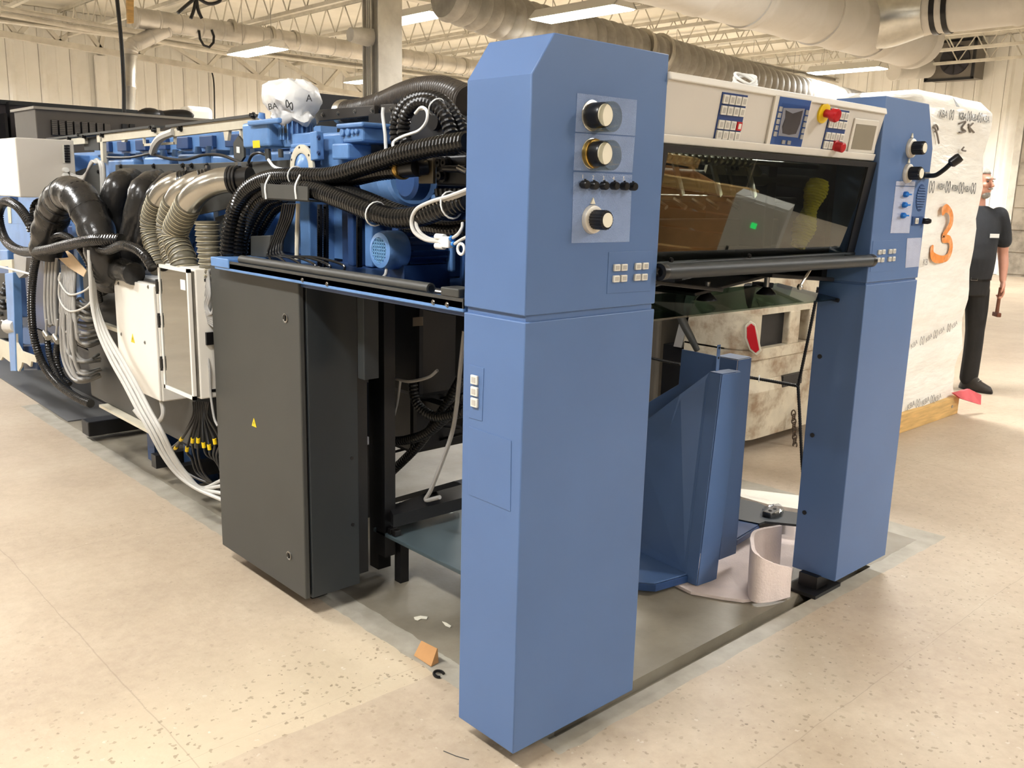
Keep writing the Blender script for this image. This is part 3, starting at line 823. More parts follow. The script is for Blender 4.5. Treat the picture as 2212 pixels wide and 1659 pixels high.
# ---------------------------------------------------------------- glass guard below the console
GP0, GP1 = V(.50, .015, 1.672), V(.50, .066, 1.345)
GN = (V(1, 0, 0)).cross(GP0-GP1).normalized()
if GN.y > 0: GN = -GN
GT = (GP1-GP0).normalized()
def GG(x, t, off=0.0): return V(x, GP0.y, GP0.z) + GT*(t*(GP1-GP0).length) + GN*off
gd = thing('glass_guard', (1.1, .05, 1.34), 'tinted glass guard in a black frame between the blue towers', 'machine guard')
GLASS = glassmat('smoked_pane', (204, 207, 199), .012, .05)
plate([GG(.525, .05), GG(1.70, .05), GG(1.70, .98), GG(.525, .98)], GN, .004).build('pane', GLASS, gd, 0)
for x0, x1, a0, a1 in ((.498, .53, 0, 1.03), (1.675, 1.73, 0, 1.03), (.53, 1.675, 0, .055)):
    plate([GG(x0, a0), GG(x1, a0), GG(x1, a1), GG(x0, a1)], GN, .012, -.006).build('frame_bar', BLACK_M, gd, 0)
plate([GG(.5, .985), GG(1.73, .985), GG(1.73, 1.14), GG(.5, 1.14)], GN, .02, -.008).build('bottom_rail', CHAR_D, gd, 0, bevel=.003)
for x in (.62, 1.02): MB().cyl(GG(x, .96, .012), GG(x, .96, .02), .007, n=12).build('bolt', BLACK, gd)
# safety bar
sb = tag(MB().cyl((.515, -.005, 1.330), (1.725, -.005, 1.322), .022, n=20).build('guard_bar', CHAR_D), 'dark grey round bar across the feeder under the glass guard', 'bar')
for x, z in ((.515, 1.330), (1.725, 1.322)):
    MB().lathe([(.022, -.01), (.024, 0), (.024, .014), (.014, .016), (.008, .010), (.001, .010)], (x, -.005, z), (-1 if x < 1 else 1, 0, 0), 20).build('end_cap', BLACK, sb)
for x in (.56, 1.66): MB().box(x-.012, x+.012, -.005, .07, 1.318, 1.342).build('bracket', BLACK_M, sb, 0)
# greenish glass flap
FLAP = glassmat('green_flap_glass', (150, 168, 156), .05, .06)
fl = thing('glass_flap', (1.1, .2, 1.17), 'greenish glass flap lying flat below the guard bar', 'glass flap')
plate([(.515, .10, 1.172), (1.72, .10, 1.168), (1.74-.02, .36, 1.202), (.515, .36, 1.202)], (0, -.1, 1), .006).build('pane', FLAP, fl, 0)
MB().tube([(1.715, .095, 1.166), (1.722, .36, 1.20)], .008, 8).build('edge_rail', BLACK_M, fl)
for x in (.6, 1.62): MB().box(x-.02, x+.02, .33, .40, 1.195, 1.215).build('hinge', BLACK_M, fl, 0)
# ================================================================== PRESS BODY (left flank)
XF = lambda x, y, X=.0: U(x, y, 'X', X)
def bolt(parent, c, ax, r=.01, h=.008, m=None, name='bolt'):
    return MB().lathe([(r*1.5, 0), (r*1.5, h*.3), (r, h*.3), (r, h), (r*.4, h), (r*.4, h*.5)], c, ax, 10).build(name, m or BLACK_M, parent)
NX = (-1, 0, 0)

# ---- charcoal switch cabinet
cab = thing('switch_cabinet', (.25, 1.48, 0), 'tall charcoal switch cabinet with a yellow warning triangle on its door', 'cabinet')
cx1 = U(772, 900, 'Y', 1.15).x
MB().box(.066, cx1, 1.145, 1.826, .074, 1.228).build('body', CHAR_D, cab, 0, bevel=.003)  # darker charcoal than the door: the side's shade is put into its colour
dr = MB().box(.040, .060, 1.150, 1.826, .074, 1.233).build('door', CHAR, cab, 0, bevel=.004)
MB().box(.058, .068, 1.16, 1.82, .085, 1.22).build('door_gasket', BLACK, cab, 0)
for py, px in ((687, 617), (1200, 625)):
    c = XF(px, py, .040)
    k = MB().lathe([(.017, 0), (.017, .003), (.013, .004), (.013, .001)], c, NX, 20).build('latch', STEEL, dr)
    MB().box(c.x-.005, c.x, c.y-.003, c.y+.003, c.z-.01, c.z+.01).build('key_slot', BLACK, dr, 0)
def warn(parent, c, s, X):
    t = plate([(X, c.y-s*.5, c.z-s*.42), (X, c.y+s*.5, c.z-s*.42), (X, c.y, c.z+s*.5)], NX, .0012).build('warning_sign', YELLOW, parent, 0)
    c = Vector(c)
    bolt_ = [(0, .30), (-.10, .0), (.0, .02), (-.06, -.26), (.12, .08), (.02, .07), (.08, .26)]
    plate([(X-.0013, c.y-a*s*.7, c.z-.08*s+b*s*.7) for a, b in bolt_], NX, .0005).build('flash_mark', SIGN_K, parent, 0)
warn(dr, XF(549, 913, .040), .036, .0399)
for px, py in ((760, 990), (762, 1133)):
    c = U(px, py, 'Y', 1.145); MB().cyl(c + V(0, .002, 0), c + V(0, -.0015, 0), .007, n=12).build('hole_plug', BLACK, cab)
MB().box(cx1+.0, cx1+.055, 1.17, 1.80, .10, 1.22).build('rear_post', BLACK_M, cab, 0)
for x in (.16, cx1-.08):
    for y in (1.3, 1.72): MB().box(x-.02, x+.02, y-.02, y+.02, 0, .076).build('foot', BLACK_M, cab, 0)
# ---- narrow grey cover hung beside the cabinet
c0, c1 = U(778, 628, 'Y', 1.0), U(812, 815, 'Y', 1.0)
tag(MB().box(c0.x, c1.x, .98, 1.02, c1.z, 1.225).build('cover_strip', CHAR_D, smooth=0, bevel=.003), 'narrow dark grey cover strip hanging beside the charcoal cabinet', 'cover')

# ---- machine bed and rail
bed = thing('machine_bed', (.3, .95, 1.2), 'blue steel side ledge of the press carrying the motors', 'machine bed')
MB().box(.0, .05, .235, 1.70, 1.226, 1.256).build('ledge', BLUE_G, bed, 0, bevel=.003)
MB().box(.05, .62, .26, 1.72, 1.205, 1.232).build('bed_plate', BLUE_D, bed, 0, bevel=.003)
MB().box(.0, .006, .235, 1.70, 1.236, 1.262).build('ledge_lip', CHAR, bed, 0)
for y in (.3, .36, .9, 1.05): bolt(bed, V(-.0005, y, 1.24), NX, .005, .004, STEEL)
tb = U(915, 632, 'X', .02)
tag(MB().cyl((.022, .40, 1.272), (.022, 1.52, 1.272), .0155, n=18).build('steel_tube', CHAR), 'loose dark grey tube lying along the blue ledge', 'tube')
MB().cyl((.022, .398, 1.272), (.022, .3985, 1.272), .010, n=16).build('tube_bore', BLACK, bpy.data.objects['steel_tube'])
bed2 = MB().cyl((.10, .30, 1.25), (.10, 1.3, 1.25), .013, n=14).build('bed_shaft', STEEL, bed)
m = MB().box(.0, .06, .255, .33, 1.262, 1.285); m.build('end_bracket', CHAR, bed, 0, bevel=.003)

# ---- blue side frame of the first printing unit, with ribs and pockets
fr = thing('press_side_frame', (.6, 3, 0), 'blue cast side frame of the press behind the hoses', 'machine frame')
MB().box(.62, .70, .95, 6.6, 1.235, 1.72).build('frame_wall', BLUE_G, fr, 0)
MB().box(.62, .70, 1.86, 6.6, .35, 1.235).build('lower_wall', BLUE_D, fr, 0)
MB().box(.62, .95, 1.88, 6.6, .0, .36).build('frame_base', BLACK_M, fr, 0)
for y, w_ in ((1.05, .06), (1.42, .05), (1.9, .08), (2.35, .05), (2.75, .06), (3.15, .05), (3.6, .07), (4.2, .06), (4.9, .08), (5.6, .08)):
    MB().box(.50, .63, y-w_/2, y+w_/2, .7 if y > 1.86 else 1.235, 1.70).build('rib', BLUE_G, fr, 0, bevel=.006)
for y0, y1, z0, z1 in ((1.95, 2.3, 1.60, 1.68), (2.4, 2.7, 1.61, 1.67), (2.8, 3.1, 1.60, 1.68), (3.2, 3.55, 1.61, 1.67), (3.7, 4.1, 1.58, 1.66)):
    MB().box(.47, .62, y0, y1, z0, z1).build('casting_boss', BLUE_G, fr, 0, bevel=.012)
    for k in (.25, .7): MB().cyl((.54, y0+(y1-y0)*k, z1), (.54, y0+(y1-y0)*k, z1+.04), .022, .016, 12).build('casting_knob', BLUE_G, fr)
for z in (.95, 1.2): MB().box(.54, .63, 1.9, 6.5, z-.03, z+.03).build('frame_rail', BLUE_D, fr, 0, bevel=.006)
MB().box(.60, .68, 1.92, 4.7, 1.70, 1.79).build('upper_wall', BLUE_G, fr, 0)
for k in range(9): MB().box(.575, .602, 2.05+.29*k, 2.20+.29*k, 1.715, 1.775).build('pocket_shade', BLUE_D, fr, 0, bevel=.004)  # raised dark blue blocks put the shade of open recesses into colour
# dark blue lower bay behind chains and wires
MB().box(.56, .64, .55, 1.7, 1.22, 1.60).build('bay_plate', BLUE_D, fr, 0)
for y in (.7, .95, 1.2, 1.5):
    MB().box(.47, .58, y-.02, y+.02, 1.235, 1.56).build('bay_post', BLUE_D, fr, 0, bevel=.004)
for y, z in ((1.34, 1.46), (1.34, 1.32), (1.58, 1.40)): bolt(fr, V(.555, y, z), NX, .018, .02, STEEL)

# ---- beige bracket rail on top of the frame
rail = thing('bracket_rail', (.4, 3, 1.75), 'beige bracket rail bolted along the top of the blue side frame', 'rail')
XR = .40
def strip(pa, pb, h, t=.02, m=CREAM, name='rail_bar'):
    a, b = XF(*pa, XR), XF(*pb, XR)
    return plate([a, b, b - V(0, 0, h), a - V(0, 0, h)], NX, t).build(name, m, rail, 0, bevel=.002)
strip((560, 252), (377, 276), .045); strip((346, 276), (216, 292), .042); strip((190, 296), (108, 304), .04)
for pa, pb in (((560, 247), (370, 271)), ((346, 271), (110, 299))):
    a, b = XF(*pa, XR), XF(*pb, XR)
    plate([a, b, b - V(0, 0, .012), a - V(0, 0, .012)], NX, .05, -.02).build('dark_cap', CHAR, rail, 0)
def pframe(q, wd=.012):
    c = [XF(*p, XR-.002) for p in q]
    for i in range(4):
        a, b = c[i], c[(i+1) % 4]; d = (b-a).normalized(); n_ = V(1, 0, 0).cross(d)*wd
        plate([a, b, b+n_, a+n_], NX, .012).build('frame_bar', CREAM, rail, 0)
pframe(((312, 287), (382, 282), (382, 312), (314, 316))); pframe(((522, 274), (546, 271), (546, 308), (523, 312)))
a, b = XF(223, 296, XR), XF(226, 352, XR); plate([a, XF(229, 296, XR), XF(231, 352, XR), b], NX, .02).build('bracket_post', CREAM, rail, 0)
plate([XF(489, 282, XR), XF(501, 281, XR), XF(498, 304, XR), XF(492, 304, XR)], NX, .015).build('bracket_tab', CREAM, rail, 0)
plate([XF(267, 297, XR), XF(279, 296, XR), XF(275, 307, XR), XF(269, 307, XR)], NX, .015).build('bracket_tab', CREAM, rail, 0)
for p in ((392, 278), (336, 281), (330, 276), (223, 292), (184, 295), (173, 291), (549, 250), (152, 299)): bolt(rail, XF(*p, XR-.02), NX, .010, .02, BLACK, 'clamp_bolt')
plate([XF(188, 300, XR+.02), XF(221, 296, XR+.02), XF(222, 325, XR+.02), XF(190, 325, XR+.02)], NX, .02).build('grey_cover', CHAR, rail, 0)

# ---- grey cover plates where the suction hoses plug in
pl = thing('hose_manifold_plate', (.33, 2.8, 1.4), 'grey manifold plate with a row of bolts where the suction hoses plug in', 'manifold plate')
XP = .33
plate([XF(254, 356, XP), XF(402, 354, XP), XF(402, 420, XP), XF(254, 430, XP)], NX, .012).build('plate_panel', CHAR, pl, 0, bevel=.002)
plate([XF(404, 354, XP), XF(548, 349, XP), XF(550, 440, XP), XF(404, 470, XP)], NX, .012).build('plate_panel', CHAR, pl, 0, bevel=.002)
plate([XF(470, 470, XP+.05), XF(560, 440, XP+.05), XF(552, 560, XP+.05), XF(470, 570, XP+.05)], NX, .012).build('plate_panel', CHAR_D, pl, 0)
plate([XF(551, 350, XP), XF(640, 345, XP), XF(640, 385, XP), XF(551, 400, XP)], NX, .012).build('plate_panel', CHAR, pl, 0)
plate([XF(165, 372, XP), XF(222, 352, XP), XF(232, 470, XP), XF(165, 480, XP)], NX, .012).build('plate_panel', CHAR, pl, 0)
plate([XF(202, 412, XP-.014), XF(206, 409, XP-.014), XF(209, 416, XP-.014), XF(205, 419, XP-.014)], NX, .001).build('white_sticker', TIE, pl, 0)
for p in ((262, 360), (333, 359), (396, 358), (415, 358), (448, 358), (540, 357), (214, 371)): bolt(pl, XF(*p, XP-.012), NX, .009, .012, BLACK)
# hexagon plate with white sticker
hx = XF(520, 324, .38)
plate([hx + V(0, .055*cos(a_), .06*sin(a_)) for a_ in [pi/6 + k*pi/3 for k in range(6)]], NX, .01).build('hex_plate', CHAR, pl, 0)
plate([hx + V(-.011, .016, .014), hx + V(-.011, -.014, .012), hx + V(-.011, -.014, -.014), hx + V(-.011, .016, -.012)], NX, .001).build('white_sticker', TIE, pl, 0)

# ---- white side cabinet further along
YC = 4.0
x0, x1 = U(38, 360, 'Y', YC).x, U(163, 360, 'Y', YC).x
z0, z1 = U(100, 427, 'Y', YC).z, U(100, 300, 'Y', YC).z
wc = thing('wall_cabinet', ((x0+x1)/2, YC+.4, z0), 'white electrical cabinet fixed to the far end of the press flank', 'cabinet')
MB().box(x0+.004, x1, YC+.025, YC+.85, z0, z1).build('body', WHITE, wc, 0, bevel=.006)
MB().box(x0, x1, YC, YC+.02, z0, z1).build('door', BEIGE, wc, 0, bevel=.005)  # shade of the face turned from the lamps put into the door colour
MB().box(x0+.012, x1-.01, YC+.018, YC+.03, z0+.01, z1-.01).build('door_gasket', BLACK, wc, 0)
pp = [U(134, 313, 'Y', YC), U(150, 312, 'Y', YC), U(152, 352, 'Y', YC), U(136, 352, 'Y', YC)]
tp = plate(pp, YN, .006).build('terminal_strip', KEY, wc, 0)
for i in range(2):
    for j in range(7):
        c = lerp4(pp, .42+.32*i, .08+.14*j); MB().box(c.x-.008, c.x+.008, YC-.009, YC-.005, c.z-.006, c.z+.006).build('terminal_hole', BLACK, tp, 0)
for py in (367, 379, 388):
    c = U(139, py, 'Y', YC); MB().cyl(c, c + V(.0, -.04, 0), .014, n=10).build('cable_gland', TIE, wc)

# ---- small white box and glazed box
wb_ = thing('junction_box', (.1, 2.6, .5), 'plain white junction box with a yellow warning triangle beside the glazed box', 'electrical box')
XW = .03
a0, a1, a2, a3 = XF(250, 602, XW), XF(331, 612, XW), XF(346, 860, XW), XF(256, 836, XW)
zt_, zb_ = (a0.z+a1.z)/2, (a2.z+a3.z)/2; ya, yb_ = (a1.y+a2.y)/2, (a0.y+a3.y)/2
MB().box(XW+.012, XW+.22, ya, yb_, zb_, zt_).build('body', WHITE, wb_, 0, bevel=.006)
lid = MB().box(XW, XW+.012, ya+.004, yb_, zb_+.004, zt_-.004).build('lid', WHITE, wb_, 0, bevel=.004)
warn(lid, XF(287, 731, XW), .045, XW-.0002)
for p in ((256, 612), (320, 620), (262, 722), (313, 740)): bolt(lid, XF(*p, XW), NX, .006, .003, STEEL, 'screw')
gb = thing('glazed_box', (.1, 2.1, .6), 'white electrical box with a grey see-through door beside the charcoal cabinet', 'electrical box')
XG = -.03
ga, gb_, gc, gd_ = XF(334, 568, XG), XF(407, 583, XG), XF(416, 862, XG), XF(360, 842, XG)
gy0, gy1 = (gb_.y+gc.y)/2, (ga.y+gd_.y)/2; gz0, gz1 = (gc.z+gd_.z)/2, (ga.z+gb_.z)/2
MB().box(XG+.03, XG+.26, gy0, gy1, gz0, gz1).build('body', WHITE, gb, 0, bevel=.005)
MB().box(XG+.012, XG+.034, gy0+.006, gy1-.006, gz0+.01, gz1-.01).build('terminal_panel', mat('dim_interior', (120, 116, 106), .6, var=.3, scale=9), gb, 0)
dr2 = MB()
for b_ in ((gy0, gy0+.014, gz0, gz1), (gy1-.014, gy1, gz0, gz1), (gy0, gy1, gz0, gz0+.016), (gy0, gy1, gz1-.014, gz1)): dr2.box(XG, XG+.014, *b_)
dr2 = dr2.build('door_frame', WHITE, gb, 0)
MB().box(XG+.003, XG+.008, gy0+.012, gy1-.012, gz0+.012, gz1-.012).build('door_pane', glassmat('grey_pane', (150, 150, 142), .03, .28), dr2, 0)
MB().box(XG+.001, XG+.003, gy0+.03, gy0+.075, gz1-.085, gz1-.045).build('maker_plate', TIE, dr2, 0)
for z in (.82, .55, .2):
    zz = gz0 + (gz1-gz0)*z
    MB().box(XG-.008, XG+.02, gy1-.004, gy1+.012, zz-.02, zz+.02).build('hinge', BLACK, gb, 0)
    MB().cyl((XG-.004, gy1+.004, zz-.03), (XG-.004, gy1+.004, zz+.03), .006, n=8).build('hinge_pin', BLACK_M, gb)
# side slots
for zz in (gz1-.045, gz0+.03):
    for k in (.08, .13): MB().box(XG+k-.014, XG+k+.014, gy0-.002, gy0+.002, zz-.006, zz+.006).build('knockout_slot', BLACK, gb, 0)
MB().box(XG+.06, XG+.09, gy0-.012, gy0, gz0+.22, gz0+.27).build('cable_clip', BLACK, gb, 0)
# ---- lower dark housing behind the boxes
hs = thing('lower_housing', (.3, 3.2, 0), 'dark grey lower housing of the press with a beige ledge strip', 'machine housing')
MB().box(.17, .49, 2.35, 3.75, .34, 1.06).build('housing_body', CHAR, hs, 0, bevel=.01)
MB().box(.14, .18, 2.35, 3.7, .78, .80).build('ledge_strip', CREAM, hs, 0)
MB().box(.13, .18, 2.75, 3.5, .325, .34).build('bottom_strip', CREAM, hs, 0)
for y in (2.2, 2.9, 3.4): MB().box(.36, .50, y-.05, y+.05, 0, .20).build('levelling_foot', BLUE_D, hs, 0)
for (y, z) in ((2.65, .15), (3.0, .12)): MB().box(.22, .7, y-.03, y+.03, z-.035, z+.035).build('base_bar', BLACK_M, hs, 0)
# ================================================================== MOTORS, HOSES, CABLES on the near flank
def tie(parent, c, d, r, t=.004, name='zip_tie', w_=.005):
    """nylon tie round a hose at c, hose direction d"""
    d = Vector(d).normalized(); u = d.orthogonal().normalized(); q = d.cross(u)
    pts = [Vector(c) + (u*cos(a) + q*sin(a))*(r+.002) for a in [2*pi*i/16 for i in range(16)]]
    return MB().tube(pts, t*.6, 6, closed=True).build(name, TIE, parent)
HOSES = 'black corrugated hoses of the first press unit'
def hose(pts, r, label, pitch=.0155, m=None, amp=None, name='corrugated_hose', cat='hose', group=None, n=12):
    P = UX(pts)
    o = MB().corr(P, r, pitch, amp, n).build(name, m or RUBBER, smooth=28)
    return tag(o, label, cat, group)
# upper bundle going into the near tower
h1 = hose([(1010, 306, .10), (940, 317, .10), (870, 332, .10), (790, 358, .10), (715, 380, .09), (640, 381, .08), (585, 384, .08), (540, 404, .08), (512, 440, .08), (497, 490, .07), (490, 566, .06)], .029,
          'thick black corrugated hose running from the nearer tower over the grey trough')
for px, py in ((640, 381),): tie(h1, XF(px, py, .08), V(0, 1, 0), .03)
h2 = hose([(875, 366, .13), (820, 372, .13), (760, 386, .13), (700, 398, .12), (640, 404, .12), (592, 404, .12), (552, 422, .12), (527, 462, .11), (514, 510, .10), (508, 566, .09)], .026,
          'black corrugated hose ending in a clamped coupling at the pneumatic block')
c = XF(868, 366, .13)
MB().lathe([(.028, 0), (.03, .006), (.03, .012), (.028, .014), (.03, .018), (.03, .024)], c + V(0, .014, 0), V(0, -1, 0), 18).build('hose_clamp', BRASS, h2)
MB().tube([XF(872, 365, .13), XF(903, 362, .13)], .026, 18).build('coupling', BLACK, h2)
h3 = hose([(1012, 430, .06), (960, 448, .05), (905, 467, .05), (850, 470, .05), (790, 452, .05), (730, 428, .06), (672, 409, .07), (618, 410, .07)], .030,
          'thick black corrugated hose sagging over the small fan motor')
h4 = hose([(900, 470, .11), (850, 455, .11), (790, 430, .11), (735, 412, .11), (690, 405, .11)], .026, 'black corrugated hose tucked behind the sagging hose')
tie(h3, XF(812, 462, .05), V(0, 1, .2), .034); tie(h3, XF(975, 443, .05), V(0, 1, -.2), .034)
h5 = hose([(1010, 492, .12), (975, 496, .12), (930, 490, .13), (880, 486, .16)], .024, 'short black corrugated hose behind the white air fittings')
# nested bends that drop beside the trough
for k, (dx, X, lab) in enumerate(((0, .13, 'outermost'), (14, .18, 'middle'), (28, .23, 'innermost'))):
    hose([(600+dx, 420+dx*.4, X), (566+dx, 432+dx*.6, X), (540+dx, 470+dx*.6, X), (526+dx, 515, X), (520+dx, 566, X-.01)], .024,
         'black corrugated hose bending down behind the trough, ' + lab + ' of three')
# grey cable trough with ties
trp = UX([(566, 396, .03), (668, 403, .03), (668, 433, .03), (570, 427, .03)])
tr_ = thing('cable_trough', trp[0], 'short grey steel trough tied under the hose bundle', 'trough')
plate(trp, NX, .006).build('side_plate', CHAR, tr_, 0)
bz = min(p.z for p in trp)
plate([trp[3], trp[2], trp[2] + V(.1, 0, 0), trp[3] + V(.1, 0, 0)], (0, 0, -1), .005).build('bottom_plate', CHAR_D, tr_, 0)
for px in (573, 638):
    a = XF(px+10, 378, .045); b = XF(px, 402, .022); c = XF(px+2, 430, .022)
    MB().tube(catmull([a, b, c], 5), .0035, 6).build('zip_tie', TIE, tr_)
# arched pair of hoses beside the tower
hose([(868, 345, .24), (856, 300, .24), (858, 255, .24), (880, 222, .24), (915, 209, .24), (952, 217, .24), (982, 250, .24), (1008, 300, .24)], .021, 'black corrugated hose arching high beside the tower, outer of two', .016, BLACK)
ha = hose([(888, 330, .19), (872, 290, .19), (876, 250, .19), (900, 224, .19), (930, 222, .19), (958, 246, .19), (975, 290, .19), (984, 330, .19)], .021, 'black corrugated hose arching high beside the tower, inner of two', .016, BLACK)
tie(ha, XF(943, 231, .19), V(0, -1, -.6), .024)
# wide ribbed blower duct on top
bd = tag(MB().corr(UX([(742, 243, .62), (790, 236, .6), (830, 224, .56), (865, 209, .52), (900, 198, .48), (935, 194, .46), (970, 199, .44), (1012, 218, .42)]), .047, .015, .006, 18).build('blower_duct', mat('brown_black_duct', (58, 52, 46), .32, var=.25, scale=14), smooth=50),
         'wide brown-black ribbed blower duct crossing the top of the press unit', 'duct')
MB().lathe([(.048, -.02), (.052, -.01), (.052, .02), (.048, .02)], XF(744, 243, .62), V(0, 1, 0), 20).build('end_collar', ALU, bd)
# black hood panel and drilled rail
hd = thing('black_hood', (.7, 1.5, 1.75), 'black steel hood panel with a drilled rail behind the bagged motor', 'hood')
q = [U(684, 202, 'Y', 2.0), U(816, 219, 'Y', 2.0)]
MB().box(q[0].x-.02, q[1].x+.06, 1.98, 2.02, 1.60, q[0].z).build('hood_panel', BLACK_M, hd, 0)
MB().box(q[0].x-.02, q[0].x+.01, 1.0, 1.98, 1.62, 1.70).build('hood_side', BLACK_M, hd, 0)
XD = .50
rl = plate([XF(684, 239, XD), XF(818, 228, XD), XF(818, 250, XD), XF(684, 264, XD)], NX, .02).build('drilled_rail', mat('graphite_paint', (58, 54, 50), .4), hd, 0, bevel=.002)
rl2 = plate([XF(832, 227, XD), XF(870, 224, XD), XF(870, 246, XD), XF(832, 249, XD)], NX, .02).build('drilled_rail', MATS['graphite_paint'], hd, 0, bevel=.002)
for p in ((697, 248), (731, 245), (767, 241), (804, 238), (845, 236)): bolt(hd, XF(*p, XD-.02), NX, .006, .006, STEEL, 'screw')
MB().box(.5, .56, .42, .75, 1.30, 1.55).build('hood_skirt', BLACK_M, hd, 0)
MB().lathe([(.03, 0), (.03, .02), (.012, .02)], XF(944, 263, .44), NX, 18).build('hood_knob', BLACK, hd)
MB().box(.44, .5, .42, 1.32, 1.55, 1.80).build('hood_box', BLACK_M, hd, 0)

# ---- bagged vertical motor with terminal box
XM = .36
def M_(x, y, X=XM): return XF(x, y, X)
vm = thing('vertical_motor', M_(640, 330), 'blue finned vertical motor topped by a printed white plastic bag', 'motor')
b0 = M_(640, 318); rm = .058
prof = [(rm*.8, 0), (rm*.9, .02), (rm*.9, .115), (rm*1.1, .118), (rm*1.1, .135), (rm*.9, .14)]
MB().lathe(prof, b0, (0, 0, 1), 28).build('motor_body', BLUE_G, vm)
for k in range(22):
    a = 2*pi*k/22
    MB().cbox(b0 + V(cos(a)*rm*.98, sin(a)*rm*.98, .07), .022, .005, .09, Matrix.Rotation(a, 3, 'Z')).build('fin', BLUE_G, vm, 0)
MB().cbox(b0 + V(-rm*1.02, -.012, .07), .004, .045, .04).build('rating_plate', CHAR, vm, 0)
# terminal box
tq = [M_(541, 268, .30), M_(600, 262, .30), M_(602, 318, .30), M_(544, 322, .30)]
bx = plate(tq, NX, .10, -.06).build('terminal_box', BLUE_G, vm, 0, bevel=.012, seg=3)
plate([M_(537, 261, .25), M_(604, 254, .25), M_(604, 266, .25), M_(538, 272, .25)], NX, .02, -.012).build('box_lid', BLUE_G, vm, 0, bevel=.006)
plate([M_(546, 304, .239), M_(561, 303, .239), M_(562, 319, .239), M_(547, 320, .239)], NX, .001).build('yellow_sticker', YELLOW, vm, 0)
MB().cyl(M_(565, 256, .3), M_(566, 244, .3), .016, .012, 12).build('cable_gland', BLUE_G, vm)
MB().cyl(M_(578, 322, .28), M_(580, 345, .28), .012, n=10).build('lower_gland', CHAR, vm)
MB().cyl(M_(606, 322, .28), M_(607, 340, .28), .010, n=10).build('lower_gland', CHAR, vm)
# plastic bag
BAG = mat('white_plastic_bag', (226, 226, 224), .3, var=.04, scale=8, bump=.6, bscale=16, trans=.0)
m = MB(); rnd = random.Random(5); n = 36; rings = []
for j, (h, r) in enumerate(((.085, .070), (.10, .088), (.125, .076), (.145, .094), (.17, .108), (.195, .110), (.215, .102), (.232, .082), (.242, .05), (.245, .01))):
    ring = []
    for i in range(n):
        a = 2*pi*i/n
        rr = r*(1 + .07*sin(3*a+j) + .05*sin(7*a+2*j) + .05*(rnd.random()-.5) + (.12*cos(a-2.6) if h > .1 else 0))
        ring.append(b0 + V(rr*cos(a), rr*sin(a), h + .012*sin(5*a+j)))
    rings.append(ring)
m.loft(rings)
bag = tag(m.build('plastic_bag', BAG, smooth=60), 'crumpled white printed plastic bag tied over the vertical motor', 'plastic bag')
for k, (txt, px, py, sz, rot) in enumerate((('BA', 592, 231, .032, .1), ('A', 664, 213, .036, -.2))):
    c = M_(px, py, .262 if px < 650 else .30)
    mm = frame(c + V(-.012 if px < 650 else -.0, -.012, 0), V(.55, -.83, .1+rot*.3), V(0, 0, 1))
    text_obj(txt, sz, SIGN_K, mm, bag, 'print', .0006)
c = M_(627, 227, .25)
MB().tube([c + V(-.004, -.024*sin(a), .013*sin(2*a) - .008*sin(a)) for a in [2*pi*k/20 for k in range(20)]], .0022, 5, closed=True).build('print', SIGN_K, bag)

# ---- geared motor: gearbox, flange ring, second terminal box, big motor
XM2 = .32
gm = thing('gear_motor', M_(690, 360, XM2), 'blue geared motor with a cream ring flange beneath the arched hoses', 'motor')
plate([M_(640, 290, XM2), M_(690, 285, XM2), M_(692, 345, XM2), M_(642, 350, XM2)], NX, .02, -.0).build('gear_cover', BLUE_G, gm, 0, bevel=.006)
plate([M_(634, 292, XM2), M_(735, 284, XM2), M_(740, 400, XM2), M_(640, 405, XM2)], NX, .10, -.105).build('gearbox', BLUE_G, gm, 0, bevel=.012, seg=3)
for k in range(3):
    y0 = 312 + 11*k
    plate([M_(637, y0, .30), M_(682, y0-3, .30), M_(682, y0+4, .30), M_(637, y0+7, .30)], NX, .018).build('cooling_rib', BLUE_G, gm, 0, bevel=.003)
plate([M_(684, 286, .30), M_(699, 284, .30), M_(701, 345, .30), M_(686, 348, .30)], NX, .03).build('end_cheek', BLUE_G, gm, 0, bevel=.004)
for p in ((690, 297), (690, 330)): bolt(gm, M_(*p, .27), NX, .007, .008, BLUE_D)
fc = M_(657, 362, .285)
fl_ = MB().lathe([(.052, 0), (.080, 0), (.083, .003), (.083, .012), (.062, .015), (.052, .012)], fc, NX, 36, False).build('ring_flange', CREAM, gm)
MB().lathe([(.056, 0), (.056, .008), (.034, .012), (.022, .02), (.001, .02)], fc, NX, 28).build('shaft_hub', BLUE_G, gm)
for k in range(6):
    a = k*pi/3 + .4; MB().cyl(fc + V(-.011, cos(a)*.072, sin(a)*.072), fc + V(-.014, cos(a)*.072, sin(a)*.072), .005, n=8).build('flange_bolt', BLACK, gm)
MB().lathe([(.05, -.02), (.05, .05), (.035, .06)], M_(718, 350, .38), V(0, -1, 0), 24).build('side_flange', BLUE_G, gm)
MB().box(*(lambda a, b: (a.x-.05, a.x+.05, b.y, a.y, b.z, a.z))(M_(742, 312, .34), M_(778, 345, .34))).build('terminal_neck', BLUE_G, gm, 0, bevel=.006)
tq = [M_(734, 276, .30), M_(786, 272, .30), M_(786, 306, .30), M_(744, 309, .30)]
tb2 = plate(tq, NX, .16, -.155).build('terminal_box', BLUE_G, gm, 0, bevel=.008)
plate([M_(730, 268, .294), M_(788, 263, .294), M_(788, 274, .294), M_(731, 278, .294)], NX, .18, -.17).build('box_lid', BLUE_G, gm, 0, bevel=.006)
for p, r in (((742, 287), .013), ((754, 286), .013), ((765, 285), .009), ((773, 284), .009)):
    MB().lathe([(r, 0), (r, .008), (r*.8, .01)], M_(*p, .294), NX, 16).build('blanking_plug', BLUE_G, tb2)
